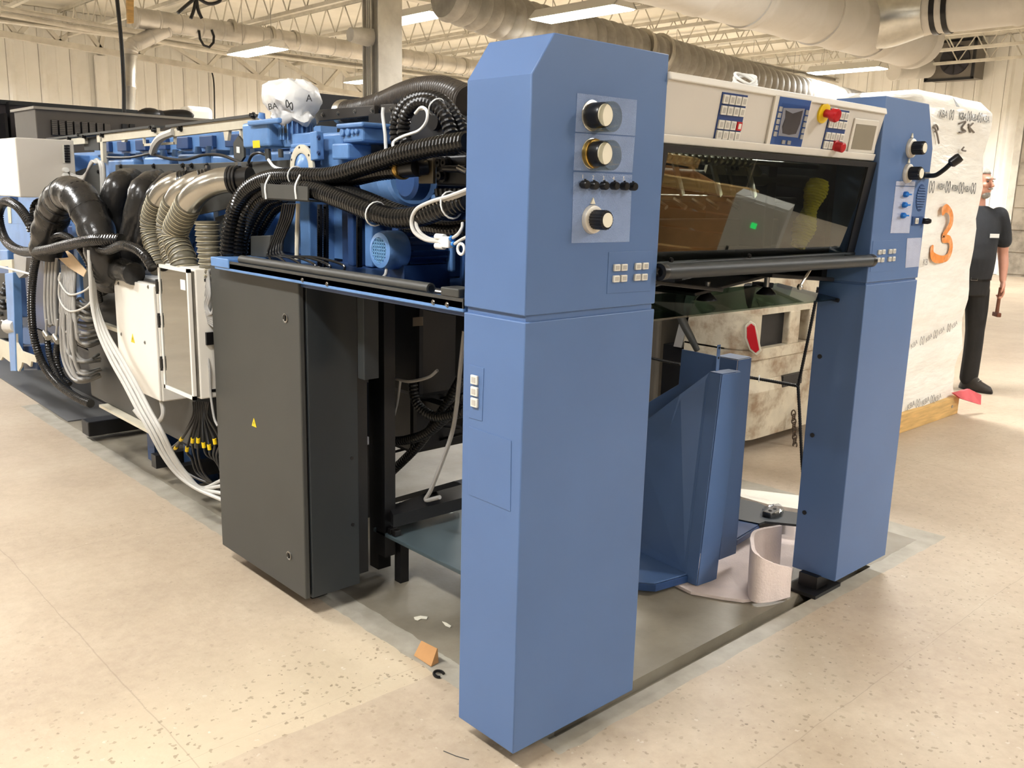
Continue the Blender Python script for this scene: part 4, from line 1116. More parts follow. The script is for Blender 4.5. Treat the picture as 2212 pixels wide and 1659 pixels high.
# big barrel behind the hoses
bc = M_(895, 385, .36)
MB().lathe([(.001, 0), (.085, 0), (.095, .012), (.097, .10), (.09, .11), (.085, .32), (.06, .33)], bc, V(.25, 1, .0), 32).build('motor_barrel', BLUE_G, gm)
g_ = M_(880, 390, .26)
gr = MB().lathe([(.058, 0), (.062, .004), (.062, .05), (.05, .06)], g_ + V(.05, 0, 0), NX, 28).build('fan_cowl', BLUE_D, gm)
m = MB()
for k in range(7):
    o_ = -.048+.016*k; hw = sqrt(max(.0004, .054**2-o_*o_))
    m.box(g_.x-.004, g_.x, g_.y+o_-.0022, g_.y+o_+.0022, g_.z-hw, g_.z+hw).box(g_.x-.004, g_.x, g_.y-hw, g_.y+hw, g_.z+o_-.0022, g_.z+o_+.0022)
m.build('fan_grille', BLUE_G, gr, 0)
# lower apron under the motors
plate([M_(700, 408, .42), M_(940, 420, .42), M_(940, 446, .42), M_(820, 450, .42)], NX, .10, -.1).build('motor_cradle', BLUE_G, gm, 0, bevel=.01)

# ---- small fan motor on the ledge
XS = .10
fm = thing('fan_motor', V(.2, .86, 1.235), 'small blue fan motor with a square-meshed grille lying on the ledge', 'motor')
c = XF(818, 541, XS); R_ = .060
MB().lathe([(R_*.62, .006), (R_*.66, .0), (R_*.9, .004), (R_, .02), (R_*1.0, .075), (R_*.97, .08)], c, (1, 0, 0), 36, False).build('fan_cowl', BLUE_G, fm)
m = MB()
for k in range(8):
    o_ = -.035+.01*k; hw = sqrt(max(.0001, (R_*.64)**2-o_*o_))
    m.box(c.x+.001, c.x+.004, c.y+o_-.0018, c.y+o_+.0018, c.z-hw, c.z+hw).box(c.x+.001, c.x+.004, c.y-hw, c.y+hw, c.z+o_-.0018, c.z+o_+.0018)
m.build('fan_grille', mat('bright_blue_grille', (110, 160, 205), .35), fm, 0)
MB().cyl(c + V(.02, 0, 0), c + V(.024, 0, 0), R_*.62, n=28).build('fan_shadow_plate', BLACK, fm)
MB().cyl(c + V(.08, 0, 0), c + V(.23, 0, 0), R_*.86, n=32).build('motor_body', BLUE_D, fm)
for k in range(18):
    a = 2*pi*k/18
    MB().cbox(c + V(.155, cos(a)*R_*.92, sin(a)*R_*.92), .14, .016, .004, Matrix.Rotation(a, 3, 'X')).build('fin', BLUE_D, fm, 0)
MB().box(c.x+.23, c.x+.25, c.y-.07, c.y+.07, c.z-.07, c.z+.07).build('end_flange', BLUE_G, fm, 0, bevel=.006)
MB().box(c.x+.06, c.x+.24, c.y-.05, c.y+.05, 1.232, c.z-R_*.75).build('motor_foot', BLUE_D, fm, 0)
MB().box(c.x+.10, c.x+.2, c.y-.035, c.y+.035, c.z+R_*.8, c.z+R_*1.15).build('terminal_lid', BLUE_D, fm, 0, bevel=.005)
tag(MB().tube(catmull(UX([(835, 578, .12), (832, 594, .10), (818, 603, .08), (795, 604, .07)]), 6), .005, 8).build('motor_cable', CABLE), 'short grey cable leaving the small fan motor', 'cable')
# second blue housing between the fan motor and the tower
hb = thing('drive_housing', (.3, .5, 1.235), 'dark blue drive housing between the fan motor and the nearer tower', 'machine housing')
MB().box(.34, .56, .36, .66, 1.232, 1.42).build('housing_body', BLUE_D, hb, 0, bevel=.01)
MB().box(.30, .345, .44, .60, 1.24, 1.36).build('housing_cover', BLUE_D, hb, 0, bevel=.006)

# ---- pneumatic block by the tower
pb = thing('pneumatic_block', (.2, .55, 1.45), 'black pneumatic valve block with a bronze-grey mounting plate', 'valve block')
XB = .17
plate([XF(910, 334, XB), XF(942, 333, XB), XF(942, 397, XB), XF(911, 397, XB)], NX, .012).build('mounting_plate', mat('bronze_grey', (112, 104, 88), .4, .3, var=.12), pb, 0, bevel=.002)
plate([XF(940, 338, XB+.005), XF(1006, 334, XB+.005), XF(1006, 402, XB+.005), XF(940, 398, XB+.005)], NX, .10, -.10).build('valve_body', BLACK_M, pb, 0, bevel=.006)
MB().tube([XF(902, 362, .13), XF(922, 360, .155)], .024, 18).build('inlet_elbow', BLACK, pb)
for k, p in enumerate(((956, 352), (968, 352), (958, 380))): bolt(pb, XF(*p, XB-.002), NX, .012, .02, BLACK)
MB().cyl(XF(960, 364, .15), XF(1006, 366, .15), .010, n=12).build('piston_rod', BLACK, pb)
MB().cyl(XF(990, 362, .14), XF(1010, 372, .14), .008, n=10).build('rod_end', STEEL, pb)
for k in range(6): MB().cyl(XF(945+10*k, 408, .2), XF(947+10*k, 424, .2), .010, n=10).build('silencer', BLACK, pb)
# white air tubes and fittings
def cord(pts, r, label, m=CABLE_L, name='cable', cat='cable', group=None, n=8):
    return tag(MB().tube(catmull(UX(pts), 8), r, n).build(name, m), label, cat, group)
cord([(1012, 408, .02), (970, 424, .02), (930, 436, .02), (900, 452, .02), (889, 478, .02), (896, 502, .02), (920, 518, .03), (950, 522, .04)], .0055, 'pale air tube curling from the tower to the white fittings', name='air_tube', cat='air tube')
cord([(1012, 414, .03), (972, 430, .03), (936, 442, .03), (908, 458, .03), (899, 482, .03), (908, 503, .03), (928, 516, .04), (950, 520, .045)], .0055, 'pale air tube nested inside the curling one', name='air_tube', cat='air tube')
af = thing('air_fitting', XF(968, 522, .04), 'cluster of white push-in air fittings with blue rings', 'air fitting')
fcn = XF(965, 523, .04)
MB().cbox(fcn, .02, .035, .03).build('fitting_body', TIE, af, 0, bevel=.004)
for dy, dz in ((.02, .012), (.02, -.012), (0, .0)):
    MB().cyl(fcn + V(0, dy-.01, dz), fcn + V(0, dy+.025, dz), .009, n=12).build('fitting_port', TIE, af)
for p in ((976, 515), (980, 527)): MB().cyl(XF(*p, .04) + V(0, .004, 0), XF(*p, .04) - V(0, .004, 0), .0075, n=12).build('release_ring', SWB, af)
cord([(978, 514, .04), (990, 505, .04), (998, 492, .05), (999, 482, .06)], .0045, 'short pale air tube rising from the fittings', name='air_tube', cat='air tube')
cord([(982, 527, .04), (996, 518, .04), (1012, 510, .03)], .0045, 'short pale air tube running from the fittings into the tower', name='air_tube', cat='air tube')
tag(MB().tube([XF(996, 538, .03) + V(0, .014*cos(a), .014*sin(a)) for a in [2*pi*i/14 for i in range(14)]], .004, 8, closed=True).build('tube_coil', TIE), 'tight little coil of white tube by the air fittings', 'tube coil')
cord([(897, 245, .15), (910, 232, .14), (922, 240, .13), (921, 262, .13), (905, 282, .13), (875, 293, .12), (852, 305, .11), (850, 320, .10), (862, 337, .11), (876, 345, .13)], .0045, 'long white nylon tie looping down over the corrugated hoses', TIE, 'nylon_strap', 'strap')
cord([(828, 232, .3), (827, 250, .3), (832, 290, .3), (834, 330, .3)], .006, 'white strap hanging from the drilled black rail', TIE, 'nylon_strap', 'strap')

# ---- wires dropping from the gearbox and chains
for k in range(6):
    dx = k*5
    cord([(612+dx, 440, .16), (606+dx, 470, .16), (594+dx*.9, 505, .15), (583+dx, 532, .14), (577+dx*1.6, 552, .13), (582+dx*4, 556, .12), (590+dx*6, 572, .12), (592+dx*6, 590, .13)], .0045,
         'thin dark grey wire dropping from the gear motor to the ledge', HOSE_G, 'drop_wire', 'wire', 'wires dropping from the gear motor')
CH = 'dark roller chain hanging in the open bay'
for px, X in ((691, .34), (704, .36), (776, .30)):
    ch_ = thing('roller_chain', XF(px, 560, X), CH, 'chain', 'chains in the open bay')
    y0, y1 = 448, 575
    k = 26
    m = MB(); m2 = MB()
    for i in range(k):
        c = XF(px, y0 + (y1-y0)*i/k, X)
        (m if i % 2 == 0 else m2).cbox(c, .012, .018, .022)
        m.cyl(c - V(.010, 0, .008), c + V(.010, 0, -.008), .005, n=8)
    m.build('roller_links', BLACK_M, ch_, 0); m2.build('side_links', BLACK_M, ch_, 0)
cord([(644, 440, .15), (642, 500, .15), (641, 560, .15)], .008, 'pale rod standing beside the drop wires', CREAM, 'guide_rod', 'rod')
# grey box behind the hose bends, and connectors on the ledge
tag(plate(UX([(541, 510, .14), (584, 508, .14), (580, 556, .14), (541, 556, .14)]), NX, .06, -.06).build('grey_box', CHAR, smooth=0, bevel=.004), 'small grey box standing behind the bent hoses', 'box')
cn = thing('connector_strip', XF(675, 577, .12), 'row of pale round connectors on the blue ledge', 'connector')
MB().box(.10, .16, *sorted((XF(650, 580, .12).y, XF(712, 588, .12).y)), 1.232, 1.246).build('connector_base', CHAR, cn, 0)
for px in (665, 682, 699): 
    c = XF(px, 574, .12); MB().lathe([(.012, -.01), (.013, 0), (.013, .012), (.009, .02)], V(.125, c.y, 1.25), (0, 0, 1), 14).build('connector', CABLE_L, cn)
tag(MB().box(.03, .09, *sorted((XF(585, 566, .06).y, XF(625, 574, .06).y)), 1.258, 1.272).build('clamp_bar', CHAR, smooth=0), 'flat grey clamp bar holding the wires on the ledge', 'clamp')
# end socket where the hoses dive below the ledge
tag(MB().box(-.005, .16, *sorted((XF(474, 566, .03).y, XF(512, 568, .03).y)), 1.236, 1.27).build('hose_socket', BLUE_G, smooth=0, bevel=.003), 'pale blue socket plate where the hoses dive below the ledge', 'socket')
# ================================================================== LEFT FLANK: big hoses, cable bundles, far hoods
SMOOTH_H = mat('wrapped_black_hose', (38, 37, 36), .26, var=.2, scale=9, bump=.35, bscale=22)
OLIVE = mat('olive_flex_hose', (98, 93, 78), .42, var=.15, scale=12)
OLIVE_W = mat('hose_wire', (188, 178, 150), .4, .4, var=.1)
SILVER = mat('silver_elbow', (178, 174, 164), .24, .9, var=.1, scale=6, bump=.12, bscale=25)
def fat(pts, r, label, bands=0):
    P = resample(UX(pts), .03); rnd = random.Random(len(label))
    rs = [r*(1 + .05*sin(i*1.7) + .03*rnd.random()) for i in range(len(P))]
    o = tag(MB().tube(P, rs, 20).build('insulated_hose', SMOOTH_H, smooth=60), label, 'hose')
    for k in range(bands):
        i = int(len(P)*(.25 + .1*k)); d = (P[i+1]-P[i-1]).normalized()
        MB().lathe([(r*1.02, -.004), (r*1.06, -.003), (r*1.06, .003), (r*1.02, .004)], P[i], d, 20, False).build('tape_seam', BLACK, o)
    return o
fat([(100, 545, -.03), (108, 490, -.03), (124, 440, -.03), (152, 418, -.03), (180, 438, -.02), (205, 490, -.01), (228, 560, 0), (236, 600, .05)], .082, 'fat taped black hose bent into an upside-down U below the white cabinet', 5)
fat([(258, 600, .12), (249, 540, .12), (244, 470, .12), (247, 420, .12), (262, 396, .16), (290, 391, .30)], .062, 'glossy black elbow hose dropping straight beside the pale wires', 1)
fat([(268, 590, .10), (282, 530, .10), (296, 460, .10), (306, 415, .12), (322, 398, .18), (345, 392, .31)], .056, 'glossy black hose leaning in front of the manifold plate')
fat([(292, 575, .14), (312, 520, .13), (325, 460, .13), (340, 425, .15), (360, 400, .2), (375, 392, .31)], .050, 'glossy black hose squeezed behind the leaning one')
fat([(215, 620, .1), (235, 590, .06), (262, 582, .03), (290, 592, .03)], .05, 'short bulging black hose end above the white junction box')
def olive(pe, ph, X, label, r=.047):
    t = thing('suction_hose', XF(*ph[-1], X), label, 'hose', None)
    P = UX([(a, b, c) for a, b, c in pe])
    MB().tube(resample(P, .02), r*.98, 22).build('elbow', SILVER, t)
    H = resample(UX([(a, b, X) for a, b in ph]), .0055)
    rs = [(r*1.06 if i % 4 < 2 else r*.95) for i in range(len(H))]
    MB().tube(H, rs, 18).build('ribbed_hose', OLIVE, t, 50)
    m = MB()
    for i in range(2, len(H)-2, 4):
        d = (H[i+1]-H[i-1]).normalized(); u = d.orthogonal().normalized(); q = d.cross(u)
        m.tube([H[i] + (u*cos(a) + q*sin(a))*r*1.07 for a in [2*pi*k/16 for k in range(16)]], .0016, 4, closed=True)
    w_ = m.build('hose_wire', OLIVE_W, t); w_['kind'] = 'stuff'
    e = P[0]; d = (P[0]-P[1]).normalized()
    for k in range(3): MB().lathe([(r*1.04, -.006), (r*1.09, -.004), (r*1.09, .004), (r*1.04, .006)], e - d*(.014*k), d, 22, False).build('hose_clamp', BLACK, t)
    MB().cyl(e, e + d*.05, r*.92, n=20).build('spigot', BLACK, t)
    MB().cbox(e + V(-.0, 0, r*1.15), .014, .02, .014).build('clamp_screw', STEEL, t, 0)
    return t
olive([(405, 392, .20), (380, 396, .16), (355, 412, .13), (343, 432, .12)], [(343, 430), (330, 465), (328, 500), (338, 540), (350, 585)], .12, 'olive wire-ribbed suction hose with silver elbow next to the black hoses')
olive([(450, 390, .18), (420, 396, .13), (392, 414, .09), (378, 436, .08)], [(378, 434), (366, 470), (364, 500), (372, 540), (384, 585)], .08, 'olive wire-ribbed suction hose with silver elbow squeezed between its two neighbours')
olive([(516, 388, .14), (480, 390, .10), (445, 402, .06), (422, 420, .04), (408, 440, .04)], [(409, 437), (392, 470), (379, 500), (383, 530), (396, 560), (402, 590)], .04, 'olive wire-ribbed suction hose with the longest silver elbow beside the nested bends', .050)
# loose end of olive hose
H = resample(UX([(447, 478, .08), (450, 520, .08), (456, 570, .08), (460, 600, .08)]), .0055)
ls = tag(MB().tube(H, [(.047 if i % 4 < 2 else .043) for i in range(len(H))], 18).build('cut_hose', OLIVE, smooth=50), 'cut end of olive wire-ribbed hose standing behind the glazed box', 'hose')
MB().cyl(H[0] + V(0, 0, .0005), H[0] + V(0, 0, .001), .040, n=18).build('hose_bore', BLACK, ls)
m = MB()
for i in range(2, len(H)-2, 4): m.tube([H[i] + V(cos(a), sin(a), 0)*.048 for a in [2*pi*k/16 for k in range(16)]], .0016, 4, closed=True)
m.build('hose_wire', OLIVE_W, ls)['kind'] = 'stuff'
# thin corrugated hoses on the left
hose([(70, 500, -.02), (62, 478, -.03), (38, 446, -.04), (12, 436, -.05), (-2, 456, -.05), (0, 490, -.06), (16, 524, -.07), (50, 543, -.08), (100, 540, -.09), (150, 528, -.09), (205, 518, -.08), (262, 518, -.02)], .027,
     'long black corrugated hose looping at the far end and crossing the fat bent hose', m=HOSE_G)
hose([(76, 520, .05), (74, 480, .05), (75, 450, .06), (85, 438, .1), (92, 455, .16), (90, 500, .2)], .026, 'short black hose hooked upside down against the blue panel', m=HOSE_G)
hose([(205, 534, -.04), (235, 540, -.05), (262, 530, -.06), (290, 536, -.06), (312, 552, -.06), (330, 580, -.05)], .021, 'black corrugated hose humped above the white junction box', m=HOSE_G)
hose([(92, 532, -.06), (78, 560, -.06), (70, 610, -.06), (68, 670, -.06), (74, 730, -.05), (92, 785, -.04), (124, 828, -.03), (165, 858, -.02), (196, 872, .0)], .022, 'black corrugated hose sweeping down beside the cable loops to the floor', m=HOSE_G)
hose([(100, 720, .0), (108, 770, .0), (124, 812, .0), (150, 845, .02)], .018, 'thin black corrugated hose nested inside the sweeping one', m=HOSE_G)
hose([(126, 730, .02), (122, 770, .02), (132, 810, .03), (150, 830, .05)], .018, 'thin black corrugated hose rising behind the loops of grey cable', m=HOSE_G)
hose([(88, 540, -.02), (108, 518, -.03), (135, 508, -.04), (160, 522, -.04), (188, 560, -.03), (205, 610, .0), (215, 650, .05)], .018, 'black corrugated hose arched over the hanging cable loops', m=HOSE_G)
# pale strap of grey cloth and wrap
tag(plate(UX([(140, 537, -.03), (160, 552, -.03), (188, 585, -.03), (182, 598, -.03), (150, 578, -.03), (128, 558, -.03), (150, 556, -.03)]), NX, .004).build('kraft_wrap', mat('tan_wrap', (196, 172, 140), .7, var=.1, bump=.2, bscale=30), smooth=0), 'torn piece of tan wrapping stuck on the hanging cables', 'wrapping')
# hanging loops of grey cable
cb = thing('cable_bundle', XF(112, 640, -.02), 'narrow hanging bundle of grey cables ending in two metal plugs', 'cable bundle')
rnd = random.Random(11)
for k in range(12):
    x = 98 + 2.4*k; X = -.02 + .02*(k % 3)
    MB().tube(catmull(UX([(x+3, 558, X+.01), (x, 600, X), (x-1, 650, X), (x+2, 690 + 12*rnd.random(), X), (x+7, 700, X+.01)]), 6), .0085, 8).build('cable', CABLE, cb)
for (a, b) in (((100, 690), (100, 722)), ((124, 690), (121, 730))):
    MB().tube(UX([(a[0], a[1], -.03), (b[0], b[1]-4, -.03)]), .006, 8).build('plug_lead', CABLE, cb)
    c = XF(*b, -.03); MB().tube([c + V(0, .02, .01), c, c + V(0, -.035, -.016)], [.016, .019, .017], 12).build('metal_plug', ALU, cb)
cb2 = thing('cable_bundle', XF(175, 700, -.02), 'wide hanging bundle of grey cables curving towards the dark housing', 'cable bundle')
for k in range(34):
    t = k/33; x = 134 + 28*t; X = -.03 + .03*(k % 4)/3
    ye = 640 + 178*rnd.random(); dx = 1 - t*.3
    MB().tube(catmull(UX([(x+2, 572, X+.02), (x-2, 640, X), (x - 2 + 6*t, 640 + (ye-640)*.5 + 30, X), (x + 18*dx, ye-2, X+.02), (x + 44*dx, ye+8*rnd.random(), X+.06), (212 + 6*rnd.random(), ye-6*rnd.random(), X+.16)]), 7), .008, 8).build('cable', CABLE, cb2)
for k, ye in enumerate((632, 668)):
    MB().tube(catmull(UX([(130, 590, -.04), (128, ye-25, -.04), (150, ye+4, -.04), (186, ye-6, -.03), (204, ye-30, .0)]), 7), .005, 8).build('loose_loop', CABLE_L, cb2)
# long pale cables running down to the floor
for k, (dx, lab) in enumerate(((0, 'outermost'), (9, 'second'), (19, 'third'), (27, 'innermost'))):
    X0 = -.08 + .012*k
    P = UX([(192+dx*.3, 540, X0), (195+dx*.3, 600, X0), (199+dx*.4, 660, X0), (213+dx*.7, 720, X0), (240+dx, 780, X0), (268+dx, 830, X0), (296+dx, 884, X0)])
    zz = [(322+dx, 930), (352+dx*.9, 985), (382+dx*.8, 1024), (422+dx*.5, 1054), (480, 1080 - dx*1.6)]
    for i, (px, py) in enumerate(zz):
        P.append(U(px, py, 'X', -.06 + .045*i + .01*k))
    tag(MB().tube(catmull(P, 8), .0085, 8).build('floor_cable', CABLE_L), 'long pale grey cable falling to the floor beside the white box, ' + lab + ' of four', 'cable')
# cables from white cabinet
for k in range(5):
    cord([(140, 366+5*k, .25), (160, 378+3*k, .2), (180, 380+2*k, .16), (196, 358-2*k, .14), (208, 344+2*k, .12), (214+2*k, 352, .10), (218+2*k, 380, .10), (220+2*k, 450, .10), (220+2*k, 520, .08)], .006,
         'pale wire looping out of the white cabinet and down the manifold plate', CABLE_L if k % 2 else CABLE, 'cabinet_wire', 'wire', 'wires from the white cabinet')
# pale flexible conduit and dark cables on the frame
cord([(376, 285, .38), (350, 296, .36), (336, 312, .36), (330, 330, .37)], .02, 'stubby pale grey conduit stuck through the rail frame', CABLE_L, 'conduit', 'conduit')
cord([(232, 340, .38), (280, 340, .38), (328, 331, .37), (330, 332, .37), (360, 342, .38), (400, 345, .38), (440, 335, .38), (480, 336, .38), (520, 352, .36)], .007, 'thin black cable sagging along the blue frame', BLACK, 'frame_cable', 'cable')
cord([(537, 350, .30), (545, 335, .28), (560, 330, .28), (575, 335, .29)], .006, 'thin black cable hooked under the motor terminal box', BLACK, 'frame_cable', 'cable')
cord([(580, 345, .27), (592, 360, .25), (612, 366, .22), (640, 366, .2)], .006, 'pale cable curving from the motor gland to the ring flange', TIE, 'gland_cable', 'cable')
# black floor leads with yellow tags
for k in range(9):
    sx = 418 + 4.2*k; ex = 352 + 16*k if k < 4 else 474
    rn = random.Random(k)
    my = 945 + 26*rn.random(); mx_ = 380 + 12*k
    P = UX([(sx, 868, .12), (sx-2, 900, .11)]) + [U(mx_, my, 'X', .10)]
    if k < 2: tail = [(352+12*k, 978, .12), (385, 1008, .13), (430, 1035, .15), (482, 1052, .18)]
    elif k < 5: tail = [(398+8*k, 990, .12), (415+7*k, 1025, .14), (482, 1044+5*k, .18)]
    else: tail = [(420+6*k, 985, .13), (482, 985+12*(k-4), .18)]
    P += UX(tail)
    o = tag(MB().tube(catmull(P, 8), .006, 8).build('tagged_lead', BLACK), 'black lead with a yellow tag hanging below the glazed box', 'cable', 'black leads with yellow tags')
    c = P[2]; d = (P[3]-P[1]).normalized()
    MB().cyl(c - d*.012, c + d*.012, .0085, n=10).build('yellow_tag', YELLOW, o)
# coil of grey cable beside cabinet edge
cc_ = thing('cable_coil', XF(445, 640, .03), 'bundle of grey cable coiled between the glazed box and the charcoal cabinet', 'cable coil')
for k in range(10):
    d_ = 3.2*k
    MB().tube(catmull(UX([(452, 584 + k*2, .05), (428 + d_*.9, 610 + d_, .04), (420 + d_, 650 + d_*.4, .035), (436 + d_*.7, 684 - d_*.2, .04), (462, 706 - d_*1.6, .05)]), 7), .0048, 8).build('cable_turn', CABLE, cc_)
# plain cable down from the glazed box
cord([(346, 855, .05), (352, 895, .05), (335, 915, .03), (308, 905, .0), (290, 885, -.02)], .010, 'thick grey cable hooking out under the junction box', CABLE_L, 'hook_cable', 'cable')
cord([(440, 720, .04), (452, 790, .04), (455, 850, .04), (462, 900, .04), (470, 920, .04)], .005, 'thin grey cable hanging along the charcoal cabinet edge', CABLE, 'hanging_wire', 'cable')

# ---- dark hoods of the far units
fh = thing('vented_hood', (2.1, 8.2, 1.4), 'grey hood with slotted vents far along the press', 'hood')
p = [U(75, 230, 'Y', 8.0), U(480, 264, 'Y', 8.0)]
HG = mat('warm_grey_hood', (98, 92, 84), .5, var=.04)
zt2 = (p[0].z+p[1].z)/2
MB().prism([(p[0].x, 8.0, zt2), (p[1].x, 8.0, zt2), (p[1].x, 8.1, 1.63), (p[0].x+.03, 8.1, 1.63)], (0, .7, 0)).build('hood_shell', HG, fh, 0, bevel=.01)
MB().box(p[0].x-.02, p[1].x+.02, 7.97, 8.75, zt2-.012, zt2+.012).build('hood_rim', mat('pale_rim', (150, 144, 132), .4), fh, 0)
for k in range(8):
    a = U(109+16.3*k, 259+1.1*k, 'Y', 8.02); b = U(123+16.3*k, 292, 'Y', 8.02)
    gq = MB().box(a.x, b.x, 8.0-.004, 8.04, b.z, a.z).build('vent_grille', BLACK_M, fh, 0)
    m = MB()
    for j in range(8):
        z = b.z + (a.z-b.z)*(j+.5)/8; m.box(a.x, b.x, 7.985, 8.0, z-.006, z+.006)
    m.build('vent_slats', HG, gq, 0)
for k in range(2):
    a = U(262+16*k, 268, 'Y', 8.02); b = U(274+16*k, 284, 'Y', 8.02); MB().box(a.x, b.x, 7.99, 8.04, b.z, a.z).build('vent_grille', BLACK_M, fh, 0)
fh2 = thing('far_hood', (1.5, 11, 1.4), 'long dark slate hood at the far end of the press', 'hood')
p = [U(-40, 211, 'Y', 11.0), U(292, 238, 'Y', 11.0)]
MB().box(p[0].x-.5, p[1].x, 11.0, 12.1, 1.63, p[1].z).build('hood_shell', mat('slate_hood', (70, 66, 70), .5), fh2, 0, bevel=.01)
MB().box(p[0].x-.5, p[1].x+.02, 10.96, 12.2, p[1].z-.05, p[1].z).build('hood_rim', CHAR_D, fh2, 0)
q0, q1 = U(16, 220, 'Y', 10.9), U(24, 290, 'Y', 10.9); MB().box(q0.x, q1.x, 10.85, 11.0, 1.63, q0.z).build('hood_strut', BLACK_M, fh2, 0)
q0, q1 = U(4, 245, 'Y', 10.8), U(14, 292, 'Y', 10.8); MB().box(q0.x, q1.x, 10.7, 11.0, 1.63, q0.z).build('gas_spring', BLACK, fh2, 0)
q0, q1 = U(55, 271, 'Y', 10.8), U(63, 292, 'Y', 10.8); MB().box(q0.x, q1.x, 10.7, 11.0, 1.63, q0.z).build('switch_box', BLACK_M, fh2, 0)
for i, (px, py, rx) in enumerate(((312, 246, .05), (325, 248, .08), (345, 249, .06), (362, 249, .05))):
    MB().sphere(U(px, py, 'Y', 10.6), rx*2, rx*1.2, rx*1.1, 12, 8).build('hood_fitting', BLACK_M, fh2)
m = MB().tube(catmull([U(352, 254, 'Y', 8.4), U(380, 251, 'Y', 8.4), U(402, 252, 'Y', 8.4), U(410, 258, 'Y', 8.4)]), .07, 12)
tag(m.build('black_roll', BLACK_M), 'black rolled cover lying behind the vented hood', 'roll')
bb = U(425, 252, 'Y', 13)
tag(MB().box(bb.x-.22, bb.x+.22, 12.85, 13.2, 0, bb.z+.15).build('white_case', WHITE, smooth=0, bevel=.08, seg=4), 'rounded white case standing far behind the vented hood', 'case')
# far body of the press below the hoods
fb = thing('press_unit', (1.6, 8.5, 0), 'far blue printing unit under the slate hood', 'printing unit')
MB().box(.72, 3.0, 6.7, 12.1, .1, 1.62).build('unit_body', BLUE, fb, 0, bevel=.01)
MB().box(.60, .73, 6.75, 8.6, .4, 1.7).build('side_panel', BLUE, fb, 0, bevel=.01)
# inner machine volume behind the side frame
ib = thing('press_core', (1.4, 3.8, 0), 'dark inner block of the press behind the blue side frame', 'machine core')
MB().box(.97, 2.1, 3.6, 6.6, .1, 1.62).build('core_block', BLACK_M, ib, 0)
MB().box(.74, 2.1, 2.6, 6.5, 1.20, 1.70).build('core_cover', CHAR_D, ib, 0, bevel=.01)
# ---- blue panel and beige sawtooth guard near the far left edge
lp = thing('feed_stand', (.3, 5.6, 0), 'blue and cream stand with a saw-toothed guard plate at the far left of the press', 'stand')
XL = .12
plate(UX([(-40, 432, .30), (98, 434, .30), (98, 545, .30), (-40, 560, .30)]), NX, .03).build('blue_panel', BLUE_G, lp, 0)
for a, b in (((15, 462), (16, 485)),): plate(UX([(17, 442, .27), (24, 442, .27), (26, 482, .27), (20, 482, .27)]), NX, .005).build('panel_strip', CREAM, lp, 0)
plate(UX([(26, 448, .275), (62, 448, .275), (62, 484, .275), (29, 484, .275)]), NX, .006).build('panel_hatch', BLUE_G, lp, 0, bevel=.002)
plate(UX([(6, 540, XL+.05), (34, 540, XL+.05), (35, 562, XL+.05), (8, 562, XL+.05)]), NX, .05).build('blue_block', BLUE_G, lp, 0, bevel=.006)
plate(UX([(-30, 565, XL), (30, 560, XL), (40, 740, XL), (50, 758, XL), (84, 770, XL), (82, 783, XL), (72, 780, XL), (70, 792, XL), (62, 785, XL), (52, 782, XL), (50, 792, XL), (44, 802, XL), (30, 785, XL), (10, 770, XL), (6, 778, XL), (-30, 760, XL), (-30, 720, XL), (16, 738, XL), (34, 738, XL), (22, 575, XL), (-30, 578, XL)]), NX, .012).build('sawtooth_guard', CREAM, lp, 0)
plate(UX([(28, 590, XL+.03), (46, 588, XL+.03), (52, 800, XL+.03), (40, 800, XL+.03)]), NX, .05).build('blue_upright', BLUE_G, lp, 0, bevel=.004)
plate(UX([(44, 745, XL+.06), (80, 745, XL+.06), (80, 800, XL+.06), (46, 800, XL+.06)]), NX, .2, -.2).build('blue_foot', BLUE_D, lp, 0, bevel=.01)
plate(UX([(-30, 590, XL+.14), (30, 590, XL+.14), (36, 730, XL+.14), (-30, 730, XL+.14)]), NX, .02).build('back_plate', CHAR, lp, 0)
for k in range(10):
    rn = random.Random(40+k)
    MB().sphere(XF(-2 + 26*rn.random(), 612 + 95*rn.random(), XL+.10), .03, .03, .022, 10, 6).build('fitting', BLACK_M if k % 3 else STEEL, lp)
MB().cyl(XF(20, 705, XL), XF(36, 705, XL), .05, .04, 14).build('roller_end', CABLE_L, lp)
plate(UX([(44, 548, .16), (72, 556, .16), (70, 590, .16), (56, 600, .16), (46, 585, .16)]), NX, .04).build('grey_shield', CABLE, lp, 0)
cord([(-10, 574, .0), (30, 583, .0), (66, 592, .0)], .006, 'thin white cord stretched across the far left stand', TIE, 'cord', 'cord')
for k in range(6):
    rn = random.Random(60+k); 
# dark floor mat
ma = [U(-60, 775, 'Z', 0), U(0, 805, 'Z', 0), U(147, 912, 'Z', 0), U(330, 897, 'Z', 0)]
mt = tag(MB().prism([(.27, 4.56, 0), (1.1, 4.56, 0), (1.1, 9.5, 0), (.34, 9.5, 0)], (0, 0, .008)).build('floor_mat', mat('grey_floor_plate', (86, 86, 86), .5, var=.12, scale=3), smooth=0), 'dark grey floor plate under the far part of the press', 'floor plate')
lb = tag(MB().box(.22, .60, 4.0, 4.12, .03, .12).build('base_beam', BLACK_M, smooth=0, bevel=.006), 'black base beam where the corrugated hoses reach the floor', 'beam')
